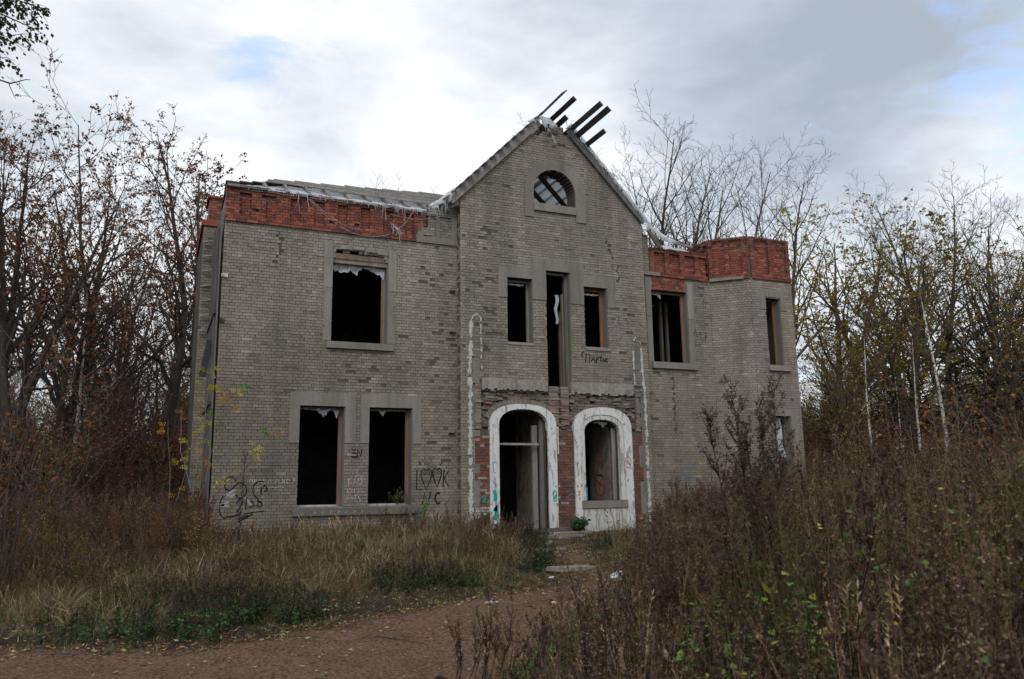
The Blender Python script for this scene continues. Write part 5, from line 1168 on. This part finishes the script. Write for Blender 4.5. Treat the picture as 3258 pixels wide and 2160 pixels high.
# side of the path: u > 0 lies right of the line running from the near corner to the right arch
def right_of(X, Y): return ((X-1.2)*(11.6)-(Y+14.2)*(8.9))/math.hypot(11.6, 8.9)
def pm(X, Y): return path_mask(X, Y)
def bearing(X, Y): return np.degrees(np.arctan2(X-CX, Y-CY))

# lawn of grass before the left wing and under everything
def setb(X): return .85*(1-smooth(1.5, 5, X))                # bare littered margin is broad at the left, none by the slabs
def d1(X, Y): e = -pm(X, Y)-setb(X); return np.where(e > .05, np.clip(.30+.55*smooth(.05, 1.2, e), 0, 1), .04*(e > -.8))*(.75+.25*smooth(-2, 1.5, X))
X, Y = rands(31000, -13, 9.5, -13, .2, lambda X, Y: d1(X, Y)*(right_of(X, Y) < .6)); e = -pm(X, Y)-setb(X)
S = (.22+.85*smooth(.2, 2.2, e))*(1+.9*patch(X, Y, .8))*nrg.uniform(.7, 1.2, len(X)); put('grass', C_GRASS, 8, X, Y, np.clip(S, .2, 1.3)*(1-.30*smooth(-2.2, -.6, Y)), .25)
X, Y = rands(9000, -9, 9, -13.5, 0, lambda X, Y: (pm(X, Y) < .12)*(pm(X, Y) > -1.1)*.8); put('short_grass', C_SHORT, 5, X, Y, np.full(len(X), .8))
X, Y = rands(9000, -9, 9, -11, 0, lambda X, Y: d1(X, Y)*(right_of(X, Y) < .8)*smooth(.8, 2.2, -pm(X, Y)-setb(X))*(.14+.42*smooth(.0, 2.5, X))); S = (.50+.35*smooth(-6, -1.5, Y))*(1+.7*patch(X, Y, .6, 2))*nrg.uniform(.6, 1.15, len(X)); put('straw_grass', C_STRAW, 8, X, Y, np.clip(S, .25, .95)*(1-.35*smooth(-2.2, -.6, Y)), .28)
X, Y = rands(12000, -13, 8, -10, .2, lambda X, Y: (right_of(X, Y) < 1)*smooth(.5, 2.2, -pm(X, Y)-setb(X))*(.45+.45*(1-smooth(-2, 2, X)))); S = (.55+.2*smooth(-4, -1, Y))*(1+.7*patch(X, Y, .5, 3)); put('dry_weeds', C_WEED, 9, X, Y, np.clip(S, .3, 1.1)*(1-.25*smooth(-2, -.6, Y)), .2)
X, Y = rands(5200, -9, 8, -10.8, 0, lambda X, Y: (right_of(X, Y) < .5)*smooth(.1, .8, -pm(X, Y))*smooth(.05, .4, patch(X, Y, .7, 4)+.22)); put('low_leafy_plants', C_DARK, 4, X, Y, np.full(len(X), .95))
# thick tall weeds right of the path
def hgt(X, Y):
    b = bearing(X, Y); return np.interp(b, [14, 24, 30, 38, 46, 57], [.55, .75, 1.0, 1.2, 1.45, 1.75])*np.interp(right_of(X, Y), [0, .8, 2.5], [.55, .8, 1.0])
def d2(X, Y): return np.where(right_of(X, Y) > .05, .55+.45*smooth(0, 1.5, right_of(X, Y)), 0)*(np.hypot(X-CX, Y-CY) > 3.0)
X, Y = rands(13500, 0, 22, -18.5, -.4, d2); r_ = np.hypot(X-CX, Y-CY); k = (pm(X, Y) < .25) & ~((r_ > 15) & (nrg.random(len(X)) < .3)); X, Y = X[k], Y[k]
S = hgt(X, Y)*(1+.5*patch(X, Y, .7, 5))*(1-.22*(np.hypot(X-CX, Y-CY) < 6)); k = nrg.random(len(X)) < np.where(bearing(X, Y) > 36, .72, .95); X, Y, S = X[k], Y[k], S[k]; put('dry_weeds', C_WEED, 9, X, Y, np.clip(S, .3, 2.1))
X, Y = rands(12000, 0, 20, -18.5, -.4, lambda X, Y: d2(X, Y)*.8); k = pm(X, Y) < .15; X, Y = X[k], Y[k]; put('grass', C_GRASS, 8, X, Y, np.clip(.9+.7*patch(X, Y, .6, 6), .4, 1.6))
X, Y = rands(5200, 0, 20, -18.0, -.4, lambda X, Y: d2(X, Y)*.5); k = (pm(X, Y) < .1) & (np.hypot(X-CX, Y-CY) > 4.5); X, Y = X[k], Y[k]; put('straw_grass', C_STRAW, 8, X, Y, np.clip(hgt(X, Y)*.95, .4, 1.5))
X, Y = rands(9500, 1, 20, -18.2, -.5, lambda X, Y: d2(X, Y)*smooth(24, 48, bearing(X, Y))*smooth(-.1, .35, patch(X, Y, .8, 7)+.16)); k = np.hypot(X-CX, Y-CY) > 4.8; X, Y = X[k], Y[k]; put('green_herbs', C_GREEN, 5, X, Y, np.clip(hgt(X, Y)*1.22, .5, 2.1))
X, Y = rands(4200, 0, 14, -18.5, -5, lambda X, Y: d2(X, Y)*.6); k = pm(X, Y) < .1; X, Y = X[k], Y[k]; put('low_leafy_plants', C_DARK, 4, X, Y, np.full(len(X), 1.1))
# outside and beyond: floor of the wood on both sides
def dw(X, Y): return np.where((Y > 0) & ((X < -.6) | (X > 17.3)), .8, np.where((Y > -14) & (X > 16), .8, 0))
X, Y = rands(8000, -16, 45, -14, 26, dw); put('dry_weeds', C_WEED, 9, X, Y, np.clip(1.15+.5*patch(X, Y, .4, 8), .5, 2.0))
X, Y = rands(5000, -7, 0, -2, 30, lambda X, Y: .9+0*X); put('dry_weeds', C_WEED, 9, X, Y, np.clip(1.2+.5*patch(X, Y, .4, 9), .5, 2.0))
X, Y = rands(6500, -16, 40, -14, 26, dw); put('grass', C_GRASS, 8, X, Y, np.full(len(X), 1.4))

# undergrowth shrubs of the two woods, and the far wood
def one(kind, nm):                                           # shrub parts joined into a single hidden source mesh
    o = PROTO[kind]; V, F, T = [], [], []; off = 0; mats = []
    me = bpy.data.meshes.new(nm); idx = []
    for mi, p in enumerate(o):
        n = len(p.data.vertices); v = np.empty(n*3, np.float32); p.data.vertices.foreach_get('co', v); V.append(v.reshape(-1, 3))
        for q in p.data.polygons: F.append(tuple(i+off for i in q.vertices)); idx.append(mi)
        t = np.empty(len(p.data.polygons)*4, np.float32); p.data.attributes['tint'].data.foreach_get('color', t); T.append(t.reshape(-1, 4)); off += n; mats.append(p.data.materials[0])
    me.from_pydata(np.concatenate(V).tolist(), [], F); a = me.attributes.new('tint', 'FLOAT_COLOR', 'FACE'); a.data.foreach_set('color', np.concatenate(T).ravel())
    for m in mats: me.materials.append(m)
    me.polygons.foreach_set('material_index', idx); return bpy.data.objects.new(nm, me)
C_SHRUB = proto_collection('shrub_kinds', [one('S1', 'shrub_a'), one('S2', 'shrub_b'), one('S3', 'shrub_c')])
C_FAR = proto_collection('far_tree_kinds', [one('A3', 'far_a'), one('D2', 'far_b'), one('B2', 'far_c'), one('S1', 'far_d')])
def simple(name, coll, nv, X, Y, S): n = len(X); scatter(name, coll, np.stack([X, Y, gz(X, Y)-.1], -1), np.stack([nrg.normal(0, .05, n), nrg.normal(0, .05, n), nrg.uniform(0, 6.28, n)], -1), np.repeat(S[:, None], 3, 1), nv)
X, Y = rands(600, -16, -.7, 1.5, 34, lambda X, Y: .9+0*X); k = nrg.random(len(X)) < 1; simple('undergrowth', C_SHRUB, 3, X[k], Y[k], nrg.uniform(.45, .95, k.sum()))
X, Y = rands(900, 17.6, 46, -10, 28, lambda X, Y: .85*smooth(30, 36, np.hypot(X-CX, Y-CY))+.10); simple('undergrowth', C_SHRUB, 3, X, Y, np.clip(nrg.uniform(.25, .8, len(X)), .25, .8))
def polar(n, a0, a1, r0, r1): a = np.radians(nrg.uniform(a0, a1, n)); r = np.sqrt(nrg.uniform(r0*r0, r1*r1, n)); return CX+r*np.sin(a), CY+r*np.cos(a)
X, Y = polar(46, -12, 3.5, 58, 110); simple('distant_wood', C_FAR, 4, X, Y, nrg.uniform(.75, 1.05, len(X))); X, Y = polar(120, 42, 62, 56, 120); simple('distant_wood', C_FAR, 4, X, Y, nrg.uniform(.6, .9, len(X)))
X, Y = polar(200, -12, 3.5, 45, 90); simple('undergrowth', C_SHRUB, 3, X, Y, nrg.uniform(.7, 1.3, len(X))); X, Y = polar(260, 42, 62, 50, 95); simple('undergrowth', C_SHRUB, 3, X, Y, nrg.uniform(.9, 1.7, len(X)))

X, Y = polar(26, -36, -13, 24, 60); simple('distant_wood', C_FAR, 4, X, Y, nrg.uniform(.75, 1.05, len(X))); X, Y = polar(40, 62, 82, 28, 70); simple('distant_wood', C_FAR, 4, X, Y, nrg.uniform(.6, .9, len(X)))
X, Y = polar(90, -38, -12, 18, 60); simple('undergrowth', C_SHRUB, 3, X, Y, nrg.uniform(.4, .9, len(X))); X, Y = polar(160, 60, 84, 22, 70); simple('undergrowth', C_SHRUB, 3, X, Y, nrg.uniform(.4, 1.0, len(X)))
# fallen leaves
def leaves():
    mbv, mbf, mbt = [], [], []; R = random.Random(8)
    n = 95000; X = nrg.uniform(-9, 12, n); Y = nrg.uniform(-19.5, 1, n); m = pm(X, Y); near = np.exp(-(np.abs(m+.08)/.30)**2); d = np.where(m > 0, .05+.9*near, .26+.7*near)*np.where(right_of(X, Y) > 2.5, .35, 1)
    k = (nrg.random(n) < d) & inview(X, Y) & ~in_house(X, Y); X, Y = X[k], Y[k]; Z = gz(X, Y)
    cols = [(.42, .32, .10), (.30, .13, .05), (.22, .09, .04), (.34, .17, .06), (.46, .40, .26), (.13, .065, .04), (.24, .11, .06), (.17, .08, .045)]
    for x, y, z in zip(X, Y, Z):
        s = R.uniform(.014, .034)*(1.25 if R.random() < .12 else 1); a = R.uniform(0, 6.28); ux, uy = math.cos(a), math.sin(a); zz = z+mnoise.noise((x*1.7, y*1.7, 0))*.035+mnoise.noise((x*5, y*5, 3))*.012+.010; t1, t2, t3 = (R.uniform(-.006, .018) for _ in range(3)); b = len(mbv)
        mbv += [(x-ux*s, y-uy*s, zz+t1), (x-uy*s*.65, y+ux*s*.65, zz+t2), (x+ux*s, y+uy*s, zz+t3), (x+uy*s*.65, y-ux*s*.65, zz+.002)]
        mbf.append((b, b+1, b+2, b+3)); c = cols[R.randrange(8)]; g = R.uniform(.7, 1.25); mbt.append(tuple(q*g for q in c))
    tag(mesh_obj('fallen_leaves', mbv, mbf, M_LEAF, None, mbt), kind='stuff')
leaves()

# ------------------------------------------------------------------ small things
def slab_(x, y, L, W, H, rz, label, col=(.34, .32, .29), tilt=(0, 0)):
    mb = MB(); n = 9; out = []
    for k in range(n): a = 2*PI*k/n; q = 1+rnd.uniform(-.12, .10); ca, sa = math.cos(a), math.sin(a); out.append((L/2*math.copysign(abs(ca)**.5, ca)*q, W/2*math.copysign(abs(sa)**.5, sa)*q))
    v = [(a, b, 0) for a, b in out]+[(a*.985, b*.985, H) for a, b in out]; mb.add(v, [tuple(range(n, 2*n)), tuple(range(n-1, -1, -1))]+[(i, (i+1) % n, n+(i+1) % n, n+i) for i in range(n)], col)
    o = mb.build('paving_slab', M_PLAST, label=label, cat='paving slab', group='broken slabs leading to the door'); o.location = (x, y, gzf(x, y)-H*.45); o.rotation_euler = (tilt[0]+rnd.uniform(-.03, .03), tilt[1]+rnd.uniform(-.03, .03), rz)
slab_(8.3, -1.35, 1.5, .55, .09, .1, 'cracked concrete slab directly below the doorway', (.29, .26, .235)); slab_(6.55, -4.3, .85, .45, .08, .25, 'small pale slab halfway along the path to the door', (.32, .29, .265))
slab_(5.75, -6.9, 1.0, .62, .07, .2, 'large flat slab at the foot of the path to the door', (.29, .255, .225)); slab_(8.9, -.85, 1.2, .35, .10, -.05, 'narrow slab before the white pier between the arches', (.28, .25, .225)); slab_(7.3, -2.6, .6, .4, .07, .5, 'half-buried slab between the doorway slab and the pale one', (.30, .28, .25))
mb = MB(); mb.bar((-.36, 0, .10), (.36, .04, .12), .14, .10, t=(.16, .13, .11)); o = mb.build('timber_block', M_WOOD, label='short squared timber lying before the right side of the doorway', cat='timber'); o.location = (8.62, -.62, gzf(8.62, -.62)); 
def crumple(x, y, s, label, name, col=(.78, .79, .80), flatn=.5, cat='litter', group=None):
    R = random.Random(int(x*100)); v, f = [], []; n, m = 12, 6
    for j in range(m+1):
        for i in range(n):
            th = PI*j/m; ph = 2*PI*i/n; r = s*(1+.38*R.uniform(-1, 1)); v.append((r*math.sin(th)*math.cos(ph)*1.3, r*math.sin(th)*math.sin(ph), max(-.01, r*math.cos(th)*flatn+s*flatn*.6)))
    for j in range(m):
        for i in range(n): f.append((j*n+i, j*n+(i+1) % n, (j+1)*n+(i+1) % n, (j+1)*n+i))
    o = mesh_obj(name, v, f, M_FILM if False else flat(name+'_mat', col, .5, .15, 20, .4)); tag(o, label, cat, group); o.location = (x, y, gzf(x, y)+.0)
crumple(5.75, -8.35, .12, 'crumpled white plastic bag on the right edge of the path', 'plastic_bag', (.72, .76, .80), .7, 'bag')
crumple(3.1, -9.42, .07, 'flat scrap of pale paper at the grass edge left of the path', 'paper_scrap', (.45, .46, .46), .2); crumple(3.82, -9.9, .03, 'small white scrap in the middle of the path', 'paper_scrap', (.75, .75, .74), .4)
crumple(4.95, -7.55, .045, 'small white scrap beside the large flat slab', 'paper_scrap', (.7, .7, .68), .4); crumple(.95, -9.0, .03, 'tiny white scrap in the grass before the left wing', 'paper_scrap', (.6, .62, .64), .4)
mb = MB(); mb.tube([(0, 0, .02), (.15, -.3, .025), (.33, -.68, .02)], [.008, .007, .004], 5, (.10, .08, .06)); o = mb.build('fallen_stick', M_BARK, label='thin fallen stick lying across the edge of the bare earth', cat='stick'); o.location = (1.13, -10.9, gzf(1.13, -10.9))
mb = MB()
for k in range(8): t = k/7; mb.tube([(-.05+.1*t, .02*math.sin(t*3), .018+.014*math.sin(t*PI)), (-.05+.1*t+.016, .02*math.sin(t*3+.4), .018+.014*math.sin((t+.15)*PI))], [.016*math.sin(.3+t*2.5)+.003]*2, 6, (.06, .04, .025))
o = mb.build('curled_bark', M_BARK, label='dark curled piece of bark alone on the bare earth', cat='bark'); o.location = (1.05, -13.3, gzf(1.05, -13.3)+.0)

# tall single weeds that stand out
DKB = [(.075, .045, .030), (.05, .030, .021), (.10, .065, .042)]
def tall_weed(name, x, y, H, label, seed, cols=BROWN, green=0.0, nb=26, head='spike', r=.006, stems=1, group='tall dry weeds in front', cs=.014):
    o = weed(seed, H, cols, LG, green, nb, head, stems, r, cs); COL.objects.link(o); o.name = name; tag(o, label, 'weed', group); o.location = (x, y, gzf(x, y)); return o
def bp(b, r): a = math.radians(b); return CX+r*math.sin(a), CY+r*math.cos(a)
x, y = bp(40.6, 6.2); tall_weed('mugwort', x, y, 2.45, 'tallest brown mugwort, its many spires over the bay wall', 201, DKB, nb=46, stems=5, r=.008, cs=.024)
x, y = bp(37.2, 6.0); tall_weed('mugwort', x, y, 1.75, 'brown mugwort just left of the tallest one', 202, DKB, nb=40, stems=3, cs=.022)
x, y = bp(34.6, 6.6); tall_weed('mugwort', x, y, 1.55, 'bushy brown mugwort before the right wing wall', 203, DKB, nb=36, stems=4, cs=.022)
x, y = bp(27.0, 3.4); tall_weed('dry_stalk', x, y, 1.25, 'single purplish stalk with pale leaves in front of the doorway', 204, [(.10, .05, .04)], .75, 6, r=.005)
x, y = bp(31.6, 4.2); tall_weed('dry_stalk', x, y, 1.20, 'thick blurred brown stalk right of the bag', 205, nb=24, stems=2)
x, y = bp(44.6, 5.0); tall_weed('goldenrod', x, y, 1.75, 'blurred tall stalk with yellow leaves near its top, right part', 206, [(.10, .06, .04)], .8, 16, stems=2, head='ball')
x, y = bp(49.2, 4.8); tall_weed('goldenrod', x, y, 1.85, 'leafy yellow-green tall weed between two brown stalks at right', 207, [(.11, .08, .04)], .9, 14, stems=3)
x, y = bp(52.5, 5.4); tall_weed('goldenrod', x, y, 2.1, 'yellow-leaved weed close to the right edge', 208, [(.11, .08, .04)], .95, 14, stems=4)
x, y = bp(-2.2, 13.5); tall_weed('dry_stalk', x, y, 1.0, 'dark dry stalk in the grass at far left', 209, nb=16)
x, y = bp(5.5, 16.6); tall_weed('dry_stalk', x, y, 2.1, 'slanting brown weed with feathery head before the left corner', 210, nb=40, r=.007)
x, y = bp(15.5, 17.8); tall_weed('dry_stalk', x, y, 1.7, 'thin weed with a few orange leaves between LOOK and the pale post line', 211, [(.12, .07, .05)], .1, 8)
x, y = bp(22.4, 6.2); tall_weed('mugwort', x, y, .85, 'low dark bush of dry stems at the near edge of the path', 212, nb=40, stems=6)
x, y = bp(19.5, 6.4); tall_weed('mugwort', x, y, .55, 'leftmost dry stem clump by the bare earth', 213, nb=20, stems=4)
# crumbs of bark, needles and grit on the bare earth
def crumbs():
    n = 42000; X = nrg.uniform(-7, 9, n); Y = nrg.uniform(-18.5, -1, n); m = pm(X, Y); k = (nrg.random(n) < np.where(m > -.3, .9, .0)*np.clip(1.3-np.hypot(X-CX, Y-CY)/16, .2, 1)) & inview(X, Y); X, Y = X[k], Y[k]; n = len(X)
    zz = gz(X, Y)+np.array([mnoise.noise((x*1.7, y*1.7, 0))*.035+mnoise.noise((x*5, y*5, 3))*.012 for x, y in zip(X, Y)])
    a = nrg.uniform(0, 6.28, n); L = nrg.uniform(.006, .022, n); w = L*nrg.uniform(.15, .6, n); ux, uy = np.cos(a), np.sin(a); P = np.stack([X, Y, zz+.004], -1)
    U = np.stack([ux, uy, 0*a], -1); W = np.stack([-uy, ux, 0*a], -1); up = np.array([0, 0, 1.])
    V = np.stack([P-U*L[:, None], P-W*w[:, None], P+U*L[:, None], P+W*w[:, None], P+up*(w[:, None]*.8)], 1).reshape(-1, 3); b = np.arange(n)[:, None]*5
    F = np.concatenate([b+np.array([[0, 1, 4]]), b+np.array([[1, 2, 4]]), b+np.array([[2, 3, 4]]), b+np.array([[3, 0, 4]])]); cols = np.array([(.20, .12, .075), (.30, .19, .12), (.09, .06, .045), (.14, .08, .05), (.40, .31, .22), (.22, .10, .05)])[nrg.integers(0, 6, n)]*nrg.uniform(.6, 1.2, (n, 1))
    tag(mesh_obj('ground_litter', V, F, M_LEAF, None, np.tile(cols, (4, 1))), kind='stuff')
crumbs()

# russet scrub of the left foreground edge of the wood, and bare pale bushes cut by the frame edges
X, Y = rands(80, -6, -.3, -7.0, 1.5, lambda X, Y: smooth(1.6, 2.6, -pm(X, Y))); simple('undergrowth', C_SHRUB, 3, X, Y, nrg.uniform(.18, .34, len(X)))
x, y = bp(-7.6, 13.5); plant('S3', 'bare_bush', x, y, 4.0, .4, 'pale leafless bush with arching twigs at the left frame edge', 'bush')
x, y = bp(55.2, 11.0); plant('S3', 'bare_bush', x, y, 2.9, 1.4, 'pale leafless bush with white twigs at the right frame edge', 'bush')
x, y = bp(53.0, 7.0); bushy('leafy_shoots', (x, y, gzf(x, y)), 22, 1.55, [(.14, .20, .03), (.24, .24, .04), (.09, .15, .03)], 'clump of yellow-green leafy shoots at the right edge, before the pale bush', 31, .5, .05)
x, y = bp(48.5, 8.0); bushy('leafy_shoots', (x, y, gzf(x, y)), 14, 1.25, [(.14, .20, .03), (.30, .27, .04)], 'smaller clump of yellow-green shoots among the brown weeds', 32, .4, .05)
x, y = bp(50.0, 4.6); bushy('nettles', (x, y, gzf(x, y)), 18, .55, [(.045, .10, .03), (.06, .13, .04)], 'broad-leaved green plant low in the lower right corner', 33, .35, .06)

# looser tall stalks standing out of the mass at the right
X, Y = rands(620, 2, 20, -17.5, -2, lambda X, Y: .55*smooth(28, 40, bearing(X, Y))*(np.hypot(X-CX, Y-CY) > 4.2)); put('tall_stalks', C_WEED, 9, X, Y, np.clip(hgt(X, Y)*nrg.uniform(1.15, 1.65, len(X)), .8, 2.5), .16)
X, Y = rands(420, 2, 20, -17.5, -2, lambda X, Y: .6*smooth(34, 48, bearing(X, Y))*(np.hypot(X-CX, Y-CY) > 4.6)); put('tall_stalks', C_GREEN, 5, X, Y, np.clip(hgt(X, Y)*nrg.uniform(1.3, 1.9, len(X)), .8, 2.7), .14)
